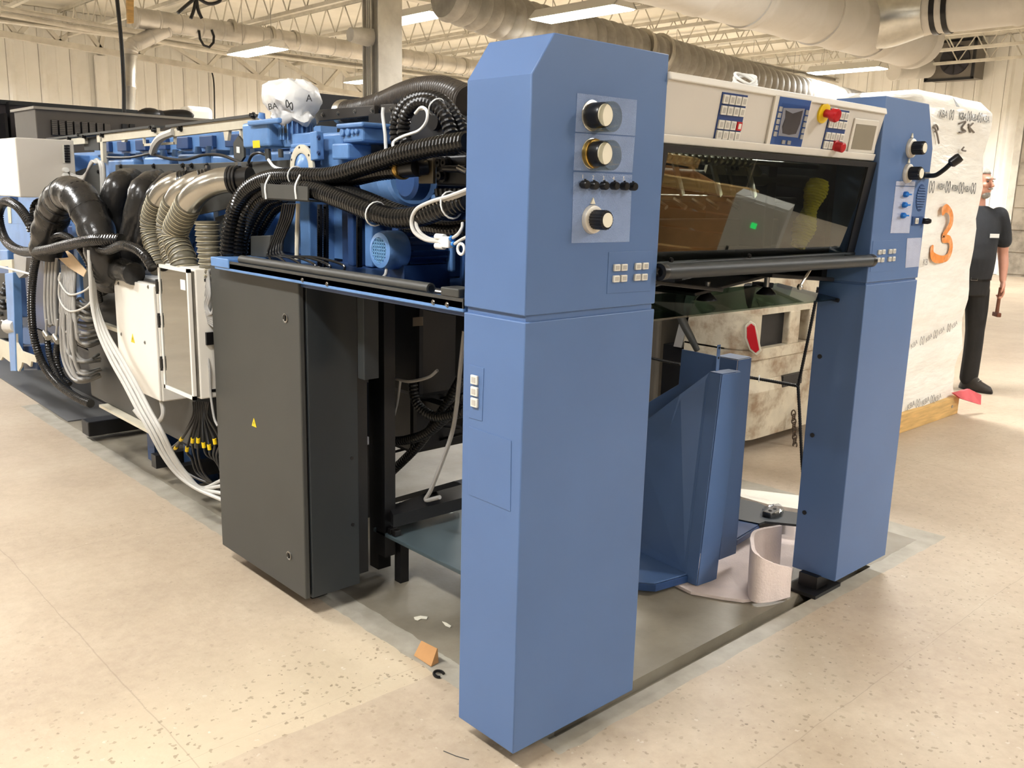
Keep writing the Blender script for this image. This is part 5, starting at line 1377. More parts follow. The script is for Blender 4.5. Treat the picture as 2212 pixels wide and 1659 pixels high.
# ================================================================== RIGHT SIDE: forklift, load, man, covers, floor pieces
# ---- forklift behind the feeder
RUST = mat('worn_cream_paint', (196, 186, 164), .55, var=.12, scale=8, stain=(124, 92, 62), stain_amt=.75, stain_scale=5.5, bump=.15, bscale=25)
fk = thing('forklift', (3.73, 1.7, 0), 'worn cream forklift with a red rear reflector parked behind the feeder', 'forklift')
FX0, FX1, FY0, FY1 = 3.02, 4.12, 1.30, 1.75
def plan(ins=0.0, r=.16, n=8):
    x0, x1, y0, y1 = FX0+ins, FX1-ins, FY0+ins, FY1
    pts = [(x0, y1)]
    for cx, cy, a0 in ((x0+r, y0+r, pi), (x1-r, y0+r, 1.5*pi)):
        for k in range(n+1):
            a = a0 + (pi/2)*k/n; pts.append((cx + r*cos(a), cy + r*sin(a)))
    pts.append((x1, y1)); return pts
def slab(name, z0, z1, ins0=0.0, ins1=0.0, m=RUST):
    r0 = [V(x, y, z0) for x, y in plan(ins0)]; r1 = [V(x, y, z1) for x, y in plan(ins1)]
    return MB().loft([r0, r1]).build(name, m, fk, 40)
slab('counterweight', .10, .40, .03, .0); slab('counterweight_rim', .40, .47, .0, .012); slab('counterweight_body', .47, .60, .02, .012)
slab('counterweight_belt', .60, .665, .0, .0); slab('top_band', .865, 1.10, .01, .04)
slab('bay_floor', .655, .70, .10, .14)
def post(px0, px1, name='post', dep=.10):
    a, b = U(px0, 720, 'Y', FY0+.02).x, U(px1, 720, 'Y', FY0+.02).x
    return MB().box(a, b, FY0+.005, FY0+dep, .66, .87).build(name, RUST, fk, 0, bevel=.012, seg=3)
post(1700, 1722); post(1742, 1760)
# rounded corner post with the reflector
cp = [V(x, y, 0) for x, y in plan(0.0)][0:9]
rr = [V(p.x, p.y, .655) for p in cp] + [V(p.x+.1, p.y+.12, .655) for p in reversed(cp)]
MB().prism(rr, (0, 0, .22)).build('corner_post', RUST, fk, 40)
RR = mat('red_reflector', (176, 22, 32), .25, var=.05)
rn_ = V(-.80, -.60, 0).normalized(); rp_ = V(FX0+.035, FY0+.035, .78)
def RP(px, py, k=0.0): return UP(px, py, rp_ + rn_*k, rn_)
plate([RP(*p) for p in ((1609, 704), (1621, 693), (1632, 700), (1637, 720), (1645, 758), (1634, 768), (1619, 756), (1609, 730))], rn_, .02, -.012).build('reflector_rim', CREAM, fk, 0, bevel=.004)
plate([RP(*p) for p in ((1613, 706), (1622, 698), (1630, 704), (1640, 755), (1632, 762), (1621, 752), (1613, 729))], rn_, .014).build('red_reflector', RR, fk, 0, bevel=.003)
MB().box(FX0+.12, FX1-.1, FY0+.24, FY0+.28, .66, .88).build('radiator_shroud', BLACK_M, fk, 0)
MB().lathe([(.10, 0), (.09, .04), (.07, .05)], V(U(1668, 720, 'Y', FY0+.2).x, FY0+.22, .78), (0, -1, 0), 24).build('fan_duct', CABLE_L, fk)
# engine bay on the left side
MB().box(FX0+.03, FX1-.03, FY1-.05, FY1+1.3, .25, .62).build('chassis', BLACK_M, fk, 0)
MB().box(FX0+.06, FX0+.5, FY1-.4, FY1+.05, .60, 1.05).build('engine_block', BLACK_M, fk, 0, bevel=.02)
MB().tube(catmull([V(FX0+.02, FY1-.1, .62), V(FX0-.0, FY1+.05, .85), V(FX0+.02, FY1+.02, 1.05)]), .03, 12).build('bay_hose', CHAR, fk)
MB().prism([(FX0-.0, FY1+.02, .62), (FX0, FY1+.08, .62), (FX0, FY1-.02, 1.08), (FX0, FY1-.08, 1.08)], (.02, 0, 0)).build('stay_bar', CABLE, fk, 0)
MB().box(FX0-.02, FX0+.4, FY1+.18, FY1+1.2, .20, 1.0).build('side_panel', mat('grey_forklift_panel', (104, 98, 88), .5, var=.1), fk, 0, bevel=.02)
MB().box(FX0, FX1, FY1+.1, FY1+1.25, .98, 1.08).build('seat_deck', BLACK_M, fk, 0)
for x in (FX0+.02, FX1-.14):
    for y, h in ((FY1-.2, .0), (FY1+1.2, .0)):
        pass
def wheel(x, y, r=.24, wd=.16):
    k = MB().lathe([(r*.5, -wd/2), (r*.92, -wd/2), (r, -wd*.35), (r, wd*.35), (r*.92, wd/2), (r*.5, wd/2)], (x, y, r), (1, 0, 0), 28).build('tyre', RUBBER, fk)
    MB().lathe([(r*.5, -wd*.3), (r*.2, -wd*.36), (r*.2, wd*.36), (r*.5, wd*.3)], (x, y, r), (1, 0, 0), 20).build('hub', CREAM, fk)
wheel(FX0+.16, FY1+.35, .22); wheel(FX1-.16, FY1+.35, .22); wheel(FX0+.14, FY1+1.1); wheel(FX1-.14, FY1+1.1)
for x in (FX0+.06, FX1-.06): MB().box(x-.025, x+.025, FY1+.1, FY1+.15, 1.06, 2.1).build('guard_post', BLACK_M, fk, 0); MB().box(x-.025, x+.025, FY1+1.1, FY1+1.15, 1.0, 2.1).build('guard_post', BLACK_M, fk, 0)
MB().box(FX0, FX1, FY1+.05, FY1+1.2, 2.08, 2.13).build('overhead_guard', BLACK_M, fk, 0)
MB().box(U(1690, 830, 'Y', FY0).x, U(1730, 830, 'Y', FY0).x, FY0-.004, FY0+.06, .40, .47).build('tow_slot', BLACK_M, fk, 0)
# hanging chain
chn = thing('tow_chain', U(1718, 950, 'Y', FY0-.03), 'rusty chain dangling from the rear of the forklift', 'chain')
for i in range(9):
    c = U(1714 + .4*i, 893 + 8.5*i, 'Y', FY0-.03)
    pts = [c + (V(.014*cos(a), 0, .021*sin(a)) if i % 2 else V(0, .014*cos(a), .021*sin(a))) for a in [2*pi*k/10 for k in range(10)]]
    MB().tube(pts, .0045, 5, closed=True).build('chain_link', mat('rusty_iron', (84, 70, 58), .6, .5), chn)
# black strap in front of it
st = thing('black_strap', U(1725, 835, 'X', 2.5), 'black rubber strap stretched in a Y behind the farther tower', 'strap')
for ps in (((1768, 620), (1746, 730), (1724, 834)), ((1724, 834), (1728, 905), (1732, 990), (1735, 1035)), ((1724, 834), (1670, 824), (1618, 815)), ((1470, 787), (1440, 781), (1400, 772))):
    MB().corr([U(a, b, 'X', 2.5) for a, b in ps], .0085, .012, .0015, 8).build('strap_run', BLACK, st, 50)
for dy in (-8, 8): tie(st, U(1640, 818+dy*.2, 'X', 2.5), V(.5, -1, 0), .01)

# ---- stretch-wrapped load
PX0, PX1, PY0, PY1 = 4.28, 5.42, 1.0, 2.05
pal = thing('wood_pallet', ((PX0+PX1)/2, 1.5, 0), 'pine pallet under the stretch-wrapped load', 'pallet')
for x in (PX0, (PX0+PX1)/2-.05, PX1-.10): MB().box(x, x+.10, PY0+.0, PY1, .025, .105).build('block_beam', PINE, pal, 0, bevel=.004)
MB().box(PX0, PX1, PY0-.005, PY0+.10, 0.0, .135).build('front_board', PINE, pal, 0, bevel=.004)
for k in range(6): MB().box(PX0, PX1, PY0+.12+.155*k, PY0+.24+.155*k, .105, .13).build('deck_board', PINE, pal, 0, bevel=.003)
for k in range(3): MB().box(PX0, PX1, PY0+.12+.38*k, PY0+.24+.38*k, 0, .025).build('base_board', PINE, pal, 0)
MB().cyl((PX1-.12, PY0-.006, .07), (PX1-.12, PY0-.008, .07), .012, n=12).build('nail_head', STEEL, pal)
WRAP = mat('stretch_wrap', (242, 240, 232), .22, var=.04, scale=5, bump=.6, bscale=9, stain=(222, 214, 200), stain_amt=.4, stain_scale=2.2, aniso=(1, 1, 4))
ld_ = thing('wrapped_load', ((PX0+PX1)/2, 1.5, .13), 'tall white stretch-wrapped load with an orange sprayed 3', 'wrapped load')
rnd = random.Random(2); rings = []
n1 = 14
for j in range(30):
    z = .132 + j*(2.22-.132)/29; ring = []
    ins = .02 + .008*sin(j*1.1) + (.05 if j == 29 else 0) + (.018 if 2 < j < 5 else 0)
    for (ax, ay), (bx_, by) in zip(((PX0, PY0), (PX1, PY0), (PX1, PY1), (PX0, PY1)), ((PX1, PY0), (PX1, PY1), (PX0, PY1), (PX0, PY0))):
        for k in range(n1):
            t = k/n1; x = ax + (bx_-ax)*t; y = ay + (by-ay)*t
            cxm, cym = (PX0+PX1)/2, (PY0+PY1)/2
            w_ = ins + .007*rnd.random() + .006*sin(j*.9 + t*9)
            x += w_ if x < cxm else -w_; y += w_ if y < cym else -w_
            ring.append(V(x, y, z))
    rings.append(ring)
MB().loft(rings).build('wrap_film', WRAP, ld_, 70)
YL = PY0 + .008
def L_(x, y): return U(x, y, 'Y', YL)
INK = mat('faded_print', (112, 112, 112), .5)
GREY_INK = mat('pale_print', (150, 146, 142), .5)
def band(pts, size, m, rot=0.0, txts=('KBA',)):
    for i, (px, py) in enumerate(pts):
        t = txts[i % len(txts)]
        if not t: continue
        text_obj(t, size, m, frame(L_(px, py), (cos(rot), 0, sin(rot)), (-sin(rot), 0, cos(rot))), ld_, 'print', .0004)
def swirl(px, py, s, m):
    c = L_(px, py); pts = [c + V(s*.5*sin(a)*(1 if a < pi*2 else .8), 0, s*.55*sin(2*a)+.0*a) for a in [2*pi*k/18 for k in range(18)]]
    MB().tube(pts, s*.03, 5, closed=True).build('logo_mark', m, ld_)
band([(2038, 247), (2080, 252), (2106, 255), (2130, 258)], .066, INK)
for px, py in ((2056, 248), (2094, 251), (2117, 254)): swirl(px, py, .06, INK)
band([(2034, 404), (2064, 407), (2090, 409)], .06, INK)
for px, py in ((2013, 404), (2048, 404), (2077, 406), (2103, 407)): swirl(px, py, .07, INK)
band([(1975, 744), (2007, 730), (2034, 715), (2062, 702)], .05, GREY_INK, .34)
for px, py in ((1992, 736), (2021, 722), (2050, 708)): swirl(px, py, .055, GREY_INK)
band([(1968, 876), (2000, 867), (2026, 860)], .06, GREY_INK, .2)
for px, py in ((1983, 871), (2014, 862)): swirl(px, py, .055, GREY_INK)
band([(1999, 567)], .06, GREY_INK, 0, ('KB',))
# handwriting: 37 K and a line
HW = mat('marker_ink', (120, 112, 104), .6)
for ps in (((2072, 267), (2086, 263), (2078, 276), (2086, 284), (2072, 286)), ((2092, 268), (2096, 286)), ((2092, 276), (2102, 266)), ((2095, 276), (2104, 286)), ((2082, 318), (2078, 324), (2086, 326)), ((2018, 272), (2024, 290), (2028, 310)), ((2016, 276), (2022, 270), (2026, 280), (2020, 284))):
    MB().tube(catmull([L_(*p) for p in ps], 5), .006, 5).build('marker_stroke', HW, ld_)
# orange sprayed 3
ORG = mat('orange_spray', (226, 138, 62), .6, var=.2, scale=18, stain=(236, 208, 176), stain_amt=.45, stain_scale=14)
def spray(ps, wd):
    P = catmull([L_(*p) for p in ps], 8); vs = []; fs = []
    for i, p in enumerate(P):
        a = P[max(0, i-1)]; b = P[min(len(P)-1, i+1)]; d = (b-a).normalized(); q = d.cross(V(0, 1, 0)).normalized()
        h = wd*(.9 + .1*sin(i*.35))*(.5 if i in (0, len(P)-1) else 1)
        vs += [p + q*h - V(0, .001, 0), p - q*h - V(0, .001, 0)]
    fs = [(2*i, 2*i+1, 2*i+3, 2*i+2) for i in range(len(P)-1)]
    m = MB().add(vs + [Vector(v) + V(0, .002, 0) for v in vs], fs); m.build('sprayed_digit', ORG, ld_, 0)
spray([(2034, 460), (2044, 450), (2054, 462), (2054, 482), (2044, 500), (2038, 514), (2051, 518), (2054, 536), (2046, 556), (2028, 560), (2014, 552), (2013, 530)], .030)
# pink cloth corner and dark strap at the pallet
tag(MB().prism([L_(2052, 848) - V(0, .03, 0), L_(2080, 838) - V(0, .05, 0), L_(2090, 848) - V(0, .1, 0), L_(2083, 868) - V(0, .12, 0), L_(2058, 858) - V(0, .06, 0)], (0, .02, .0)).build('red_corner_cloth', mat('red_cloth', (190, 80, 84), .7, var=.15, scale=10), smooth=0), 'pinkish red plastic corner sticking out at the pallet edge', 'plastic corner')

# ---- the man beside the load
SKIN = mat('skin', (200, 146, 124), .5, var=.06, scale=14)
SHIRT = mat('black_cotton', (38, 40, 44), .85, var=.12, scale=10, bump=.15, bscale=60)
DENIM = mat('black_denim', (34, 33, 33), .85, var=.15, scale=9, bump=.15, bscale=80)
BOOT = mat('worn_black_leather', (46, 40, 34), .55, var=.25, scale=14)
HAIR = mat('grey_hair', (150, 146, 138), .7, var=.2, scale=60, bump=.4, bscale=220)
mb_ = U(2058, 840, 'Z', 0)
man = thing('person', mb_, 'man in black T-shirt and black jeans standing beside the wrapped load', 'person', rz=radians(-48))
PM = Matrix.Translation(mb_) @ Matrix.Rotation(radians(-48), 4, 'Z')
def pp_(x, y, z): return PM @ V(x, y, z)
def ring(cx, cy, z, rx, ry, n=20, tilt=0.0): return [pp_(cx + rx*cos(2*pi*k/n), cy + ry*sin(2*pi*k/n), z) for k in range(n)]
def limb(m, ps, n=14):
    P = [pp_(*p[:3]) for p in ps]; rs = [p[3] for p in ps]
    # smooth interpolation
    Q = catmull(P, 5); R = []
    for i in range(len(P)-1):
        for k in range(5): R.append(rs[i] + (rs[i+1]-rs[i])*k/5)
    R.append(rs[-1]); m.tube(Q, R, n); m.sphere(Q[0], rs[0], n=10, m=8); m.sphere(Q[-1], rs[-1], n=10, m=8)
def remesh(o, vox=.008, it=3):
    r = o.modifiers.new('remesh', 'REMESH'); r.mode = 'VOXEL'; r.voxel_size = vox; r.use_smooth_shade = True
    s_ = o.modifiers.new('smooth', 'SMOOTH'); s_.iterations = it; s_.factor = .5
HZ = radians(38)                       # head turned to his left
HM = PM @ Matrix.Translation(V(0, -.01, 1.69)) @ Matrix.Rotation(HZ, 4, 'Z')
def hh(x, y, z): return HM @ V(x, y, z)
body = MB()
body.loft([ring(0, 0, z, rx, ry) for z, rx, ry in ((.86, .15, .11), (1.0, .155, .12), (1.2, .165, .12), (1.38, .185, .105), (1.46, .16, .085), (1.51, .07, .065), (1.6, .058, .062))])
H3 = HM.to_3x3()
body.sphere(hh(0, .005, .02), .074, .094, .105, 20, 14, H3)
body.sphere(hh(0, -.02, -.055), .058, .072, .066, 16, 10, H3)      # jaw
body.sphere(hh(0, -.055, -.085), .032, .030, .028, 12, 8, H3)      # chin
body.sphere(hh(0, -.085, .038), .050, .018, .012, 12, 8, H3)       # brow
body.tube([hh(0, -.088, .025), hh(0, -.104, .0), hh(0, -.116, -.018), hh(0, -.098, -.028)], [.009, .011, .014, .010], 10)   # nose
body.sphere(hh(0, -.090, -.052), .024, .012, .010, 10, 6, H3)      # mouth
for s in (-1, 1):
    body.sphere(hh(s*.074, .01, .0), .012, .022, .034, 10, 8, H3)  # ears
    body.sphere(hh(s*.036, -.072, -.012), .024, .018, .02, 10, 8, H3)  # cheek
limb(body, [(.19, .0, 1.43, .058), (.235, .01, 1.30, .050), (.262, .02, 1.15, .042), (.268, -.01, 1.05, .038), (.262, -.05, .93, .026)])
limb(body, [(-.19, .0, 1.43, .058), (-.235, .01, 1.30, .050), (-.262, .02, 1.15, .042), (-.268, -.01, 1.05, .038), (-.262, -.05, .93, .026)])
for s in (-1, 1):
    body.sphere(pp_(s*.262, -.062, .885), .018, .034, .05, 12, 10, PM.to_3x3())
    for f_, (dy, l, c_) in enumerate(((-.030, .078, .0), (-.012, .086, .0), (.008, .080, .0), (.026, .064, .0))):
        limb(body, [(s*.264, -.062+dy, .855, .0095), (s*.260, -.068+dy, .855-l*.5, .009), (s*.245, -.070+dy, .855-l*.85, .0085), (s*.232, -.068+dy, .855-l*.8, .008)], 8)
    limb(body, [(s*.258, -.085, .90, .012), (s*.246, -.108, .87, .0105), (s*.238, -.112, .838, .009)], 8)
    limb(body, [(s*.09, 0, .90, .085), (s*.105, .0, .70, .070), (s*.11, -.01, .50, .055), (s*.115, .0, .32, .048), (s*.12, .02, .10, .036)])
    pass
bo = body.build('body', SKIN, man, 60); remesh(bo, .007, 2)
sh = MB()
sh.loft([ring(0, cy, z, rx, ry, 24) for z, rx, ry, cy in ((.93, .178, .145, -.015), (1.0, .185, .158, -.022), (1.1, .188, .165, -.025), (1.22, .19, .155, -.018), (1.34, .205, .135, -.006), (1.43, .205, .110, 0), (1.485, .155, .09, 0), (1.515, .085, .08, 0))])
for s in (-1, 1): limb(sh, [(s*.185, 0, 1.44, .072), (s*.225, .005, 1.35, .066), (s*.252, .01, 1.24, .064)])
so = sh.build('t_shirt', SHIRT, man, 60); remesh(so, .009, 4)
lg = MB().prism([pp_(.075, -.152, 1.30), pp_(.15, -.135, 1.30), pp_(.15, -.137, 1.268), pp_(.075, -.154, 1.268)], PM.to_3x3() @ V(0, -.008, 0)).build('chest_patch', TIE, man, 0)
tr2 = MB()
tr2.loft([ring(0, -.008, z, rx, ry, 24) for z, rx, ry in ((.80, .175, .135), (.88, .178, .14), (.955, .172, .138))])
for s in (-1, 1):
    limb(tr2, [(s*.09, 0, .84, .098), (s*.105, -.005, .68, .088), (s*.112, -.012, .50, .074), (s*.118, -.005, .32, .072), (s*.122, .015, .10, .072)])
to = tr2.build('jeans', DENIM, man, 60); remesh(to, .009, 3)
MB().lathe([(1, -.018), (1.02, -.016), (1.02, .016), (1, .018)], (0, 0, 0), (0, 0, 1), 28, False).build('belt', BLACK, man).matrix_basis = Matrix.Identity(4)
bel = [o for o in bpy.data.objects if o.name.startswith('belt')][0]
bpy.data.objects.remove(bel)
m = MB(); m.loft([ring(0, -.010, z, .183, .148, 28) for z in (.925, .965)], False); m.build('belt', BLACK, man, 60)
bk = MB(); bk.tube([pp_(a, -.162, b) for a, b in ((-.03, .928), (.02, .928), (.02, .962), (-.03, .962))], .003, 6, closed=True); bk.build('belt_buckle', STEEL, man)
for s in (-1, 1):
    tw = radians(35*s)
    fo = PM @ Matrix.Translation(V(s*.125, .015, 0)) @ Matrix.Rotation(tw if s > 0 else 0, 4, 'Z')
    b_ = MB()
    def q_(x, y, z): return fo @ V(x, y, z)
    b_.loft([[q_(rx*cos(2*pi*k/18), cy + ry*sin(2*pi*k/18), z) for k in range(18)] for z, rx, ry, cy in ((.0, .052, .145, -.07), (.03, .054, .147, -.07), (.055, .05, .135, -.065), (.085, .046, .09, -.02), (.13, .05, .062, .01), (.19, .052, .06, .015))])
    bb_ = b_.build('boot', BOOT, man, 60)
    sl = MB().loft([[q_(rx*cos(2*pi*k/18), -.07 + ry*sin(2*pi*k/18), z) for k in range(18)] for z, rx, ry in ((0.001, .055, .15), (.022, .056, .151))]).build('boot_sole', BLACK, bb_, 30)
    for k in range(4): MB().tube([q_(-.025, -.10+.03*k, .088+.012*k), q_(0, -.105+.03*k, .098+.012*k), q_(.025, -.10+.03*k, .088+.012*k)], .003, 5).build('boot_lace', CABLE, bb_)
# hair, brows, beard, eyes
hm = MB(); hm.sphere(hh(0, .008, .024), .080, .100, .110, 28, 18, H3)
HI = HM.inverted(); keep = []
for f_ in hm.f:
    c_ = HI @ (sum((Vector(hm.v[q]) for q in f_), Vector())/len(f_))
    if c_.z > .036 - .62*c_.y: keep.append(f_)
hm.f = keep; hm.m = [0]*len(keep)
ho = hm.build('hair', HAIR, man, 60); hs_ = ho.modifiers.new('thick', 'SOLIDIFY'); hs_.thickness = .006
bm_ = MB(); bm_.sphere(hh(0, -.062, -.088), .040, .034, .032, 16, 10, H3); bm_.sphere(hh(0, -.098, -.040), .030, .012, .008, 12, 6, H3)
bm_.build('beard', HAIR, man, 60)
for s in (-1, 1):
    MB().sphere(hh(s*.032, -.086, .016), .012, .007, .008, 12, 8, H3).build('eye', mat('dark_eye', (70, 52, 44), .3), man)
    MB().sphere(hh(s*.034, -.096, .036), .020, .007, .006, 12, 6, H3).build('eyebrow', HAIR, man)
# hammer in his left hand
hp_ = pp_(.244, -.072, .80)
hmr = tag(MB().cyl(pp_(.244, -.072, .87), pp_(.240, -.076, .66), .013, .015, 12).build('hammer', mat('brown_handle', (120, 74, 52), .5, var=.15)), 'brown-handled hammer hanging in the hand of the man', 'hammer')
MB().cbox(pp_(.240, -.076, .65), .035, .035, .10, PM.to_3x3() @ Matrix.Rotation(pi/2, 3, 'X')).build('hammer_head', mat('rusty_steel', (110, 66, 50), .5, .5), hmr, 0, bevel=.006)

# ---- blue guard covers standing under the feeder
def poly(name, pts, nrm, t, m, parent, bevel=.0015):
    return plate(pts, nrm, t).build(name, m, parent, 0, bevel=bevel)
cA = thing('guard_cover', (1.4, .45, 0), 'nearer blue folded guard cover standing on the foam sheet', 'machine cover')
P0 = U(1505, 1265, 'Z', .02); yA_ = P0.y
def A_(x, y, Y=None): return U(x, y, 'Y', yA_ if Y is None else Y)
poly('front_flange', [P0, A_(1546, 1251), A_(1599, 803), A_(1559, 809)], YN, .004, BLUE, cA)
XA = P0.x
dpt = .055
b0_, t0_ = P0 + V(0, dpt, 0), A_(1559, 809) + V(0, dpt, 0)
poly('return_flange', [P0, A_(1559, 809), t0_, b0_], NX, .004, BLUE, cA)
poly('top_cap', [A_(1559, 809), A_(1599, 803), A_(1599, 803) + V(0, dpt, 0), t0_], (0, 0, 1), .003, BLUE, cA)
sideA = [b0_, t0_, U(1470, 852, 'X', XA+.03), U(1400, 905, 'X', XA+.03), U(1370, 930, 'X', XA+.03), U(1370, 1185, 'X', XA+.03)]
poly('side_sheet', sideA, NX, .004, BLUE, cA)
trA = [U(1365, 1170, 'Z', .05), U(1470, 1218, 'Z', .05), U(1484, 1242, 'Z', .05), U(1414, 1262, 'Z', .05), U(1365, 1258, 'Z', .05)]
poly('foot_tray', trA, (0, 0, 1), .006, BLUE, cA)
for a_, b_ in ((2, 3), (3, 4)): poly('tray_lip', [trA[a_], trA[b_], trA[b_] - V(0, 0, .03), trA[a_] - V(0, 0, .03)], YN, .006, BLUE_D, cA)
cB = thing('guard_cover', (1.7, .6, 0), 'farther blue folded guard cover with a perforated strip at its top', 'machine cover')
P1 = U(1552, 1209, 'Z', .06); yB_ = P1.y
def B_(x, y): return U(x, y, 'Y', yB_)
poly('front_flange', [P1, B_(1588, 1195), B_(1622, 772), B_(1594, 778)], YN, .004, BLUE, cB)
tB = B_(1594, 778)
poly('return_flange', [P1, tB, tB + V(0, .10, 0), P1 + V(0, .10, 0)], NX, .004, BLUE, cB)
poly('top_cap', [tB, B_(1622, 772), B_(1622, 772) + V(0, .10, 0), tB + V(0, .10, 0)], (0, 0, 1), .003, BLUE, cB)
XB_ = P1.x + .03
poly('side_sheet', [P1 + V(0, .10, 0), tB + V(0, .10, 0), U(1545, 768, 'X', XB_), U(1474, 754, 'X', XB_), U(1467, 830, 'X', XB_), U(1400, 870, 'X', XB_), U(1400, 1100, 'X', XB_)], NX, .004, BLUE, cB)
stp = [U(1549, 745, 'Y', yB_-.03), U(1556, 744, 'Y', yB_-.03), U(1552, 800, 'Y', yB_-.03), U(1545, 802, 'Y', yB_-.03)]
poly('perforated_strip', stp, YN, .003, BLUE, cB)
for v in (.12, .5): c = lerp4(stp, .5, v); MB().cyl(c + V(0, -.003, 0), c + V(0, -.0045, 0), .0045, n=10).build('strip_hole', BLACK, cB)
trB = [U(1585, 1102, 'Z', .06), U(1612, 1112, 'Z', .06), U(1638, 1136, 'Z', .06), U(1590, 1166, 'Z', .06), U(1560, 1160, 'Z', .06)]
poly('foot_tray', trB, (0, 0, 1), .006, BLUE_D, cB)
poly('tray_lip', [trB[2], trB[3], trB[3] - V(0, 0, .025), trB[2] - V(0, 0, .025)], YN, .006, BLUE_D, cB)
# slate plate with clip, lying on foam
sp_ = thing('slate_plate', U(1680, 1115, 'Z', .05), 'dark slate steel plate with a bagged metal latch lying on the foam', 'plate')
poly('plate_sheet', [U(1560, 1075, 'Z', .06), U(1636, 1090, 'Z', .06), U(1668, 1104, 'Z', .06), U(1722, 1112, 'Z', .06), U(1722, 1138, 'Z', .06), U(1652, 1131, 'Z', .06), U(1640, 1136, 'Z', .06), U(1560, 1120, 'Z', .06)], (0, 0, 1), .012, CHAR_D, sp_)
lc = U(1668, 1108, 'Z', .08)
lt = MB().cbox(lc, .10, .05, .03).build('latch', STEEL, sp_, 0, bevel=.008)
MB().cyl(lc + V(-.03, -.03, .012), lc + V(.04, -.03, .012), .006, n=8).build('latch_bar', ALU, sp_)
for s in (-.02, .02): MB().cyl(lc + V(s, 0, .015), lc + V(s, 0, .018), .008, n=10).build('latch_hole', BLACK, sp_)
bgm = MB(); rnd = random.Random(9)
bgm.sphere(lc + V(0, 0, .005), .075, .045, .035, 14, 8)
bgm.v = [(x+.01*(rnd.random()-.5), y+.01*(rnd.random()-.5), z+.01*(rnd.random()-.5)) for x, y, z in bgm.v]
bgm.build('clear_bag', FILMC, sp_, 0)
# packing foam
FOAM = mat('pinkish_foam', (230, 214, 206), .85, var=.08, scale=9, bump=.25, bscale=120)
fm_ = thing('packing_foam', U(1600, 1290, 'Z', 0), 'pinkish white packing foam sheet curled up on the floor', 'foam sheet')
MB().prism([U(1440, 1258, 'Z', .002), U(1492, 1284, 'Z', .002), U(1560, 1296, 'Z', .002), U(1605, 1302, 'Z', .002), U(1700, 1292, 'Z', .002), U(1720, 1200, 'Z', .002), U(1722, 1100, 'Z', .002), U(1560, 1090, 'Z', .002)], (0, 0, .012)).build('floor_sheet', FOAM, fm_, 0)
A0, B0 = U(1704, 1288, 'Z', .015), U(1632, 1300, 'Z', .015)
pathf = catmull([A0, A0.lerp(B0, .5) + V(-.01, -.01, 0), B0, B0 + V(.045, .055, 0), B0 + V(.20, .14, 0), A0 + V(.22, .18, 0)], 6)
zs_ = [.115, .145, .185, .20, .19, .18]; vs = []; vs2 = []
for i, p in enumerate(pathf):
    t = i/(len(pathf)-1)*(len(zs_)-1); k = min(int(t), len(zs_)-2); h = zs_[k] + (zs_[k+1]-zs_[k])*(t-k)
    d = (pathf[min(i+1, len(pathf)-1)] - pathf[max(0, i-1)]); d.z = 0; d.normalize(); nn_ = V(d.y, -d.x, 0)*.007
    lean = V(.02, .02, 0)*(h/.25)
    vs += [p + nn_, p + nn_ + lean + V(0, 0, h), p - nn_ + lean + V(0, 0, h), p - nn_]
m = MB(); k = len(pathf)
m.add(vs, [(4*i+a, 4*i+(a+1) % 4, 4*(i+1)+(a+1) % 4, 4*(i+1)+a) for i in range(k-1) for a in range(4)] + [(0, 1, 2, 3), (4*k-4, 4*k-1, 4*k-2, 4*k-3)])
m.build('curled_sheet', FOAM, fm_, 60)
tag(MB().prism([U(1585, 1066, 'Z', .01), U(1640, 1072, 'Z', .01), U(1724, 1082, 'Z', .01), U(1724, 1112, 'Z', .01), U(1660, 1102, 'Z', .01), U(1600, 1085, 'Z', .01)], (0, 0, .03)).build('white_foam_strip', mat('white_foam', (232, 226, 212), .85, bump=.2, bscale=100), smooth=0), 'white foam strip behind the slate plate', 'foam strip')

# ---- floor pieces near the tower
cd0 = [U(910, 1384, 'Z', .055), U(944, 1401, 'Z', .06), U(931, 1440, 'Z', .003), U(894, 1416, 'Z', .003)]
nn_ = (cd0[1]-cd0[0]).cross(cd0[3]-cd0[0]).normalized()
cdm = tag(plate(cd0, nn_, .003).build('cardboard_flap', CARD, smooth=0), 'folded brown cardboard flap standing on the floor', 'cardboard')
poly('folded_wing', [cd0[1], cd0[2], U(946, 1432, 'Z', .003), U(944, 1404, 'Z', .05)], (1, 0, 0), .003, CARD, cdm)
rc0 = U(948, 1456, 'Z', .006)
tag(MB().tube([rc0 + V(.016*cos(a), .016*sin(a), .003*sin(a)) for a in [pi*1.5*k/12 - .4 for k in range(13)]], .005, 8).build('rubber_ring', BLACK), 'broken black rubber ring lying by the cardboard flap', 'ring')
for k, ps in enumerate((((894, 1334), (908, 1331), (924, 1333), (922, 1338), (910, 1337), (903, 1341), (896, 1339)), ((955, 1343), (964, 1346), (975, 1353), (972, 1356), (962, 1352)))):
    tag(MB().prism([U(a, b, 'Z', .002) for a, b in ps], (0, 0, .002)).build('paper_scrap', mat('white_paper', (232, 226, 206), .7), smooth=0),
        ('zigzag' if k == 0 else 'curved') + ' white paper scrap on the grey slab by the cabinet', 'paper scrap')
tag(MB().tube([U(958, 1622, 'Z', .002), U(985, 1633, 'Z', .002), U(1013, 1641, 'Z', .002)], .0012, 5).build('wire_offcut', SIGN_K), 'thin dark wire offcut lying beside the nearer tower', 'wire')

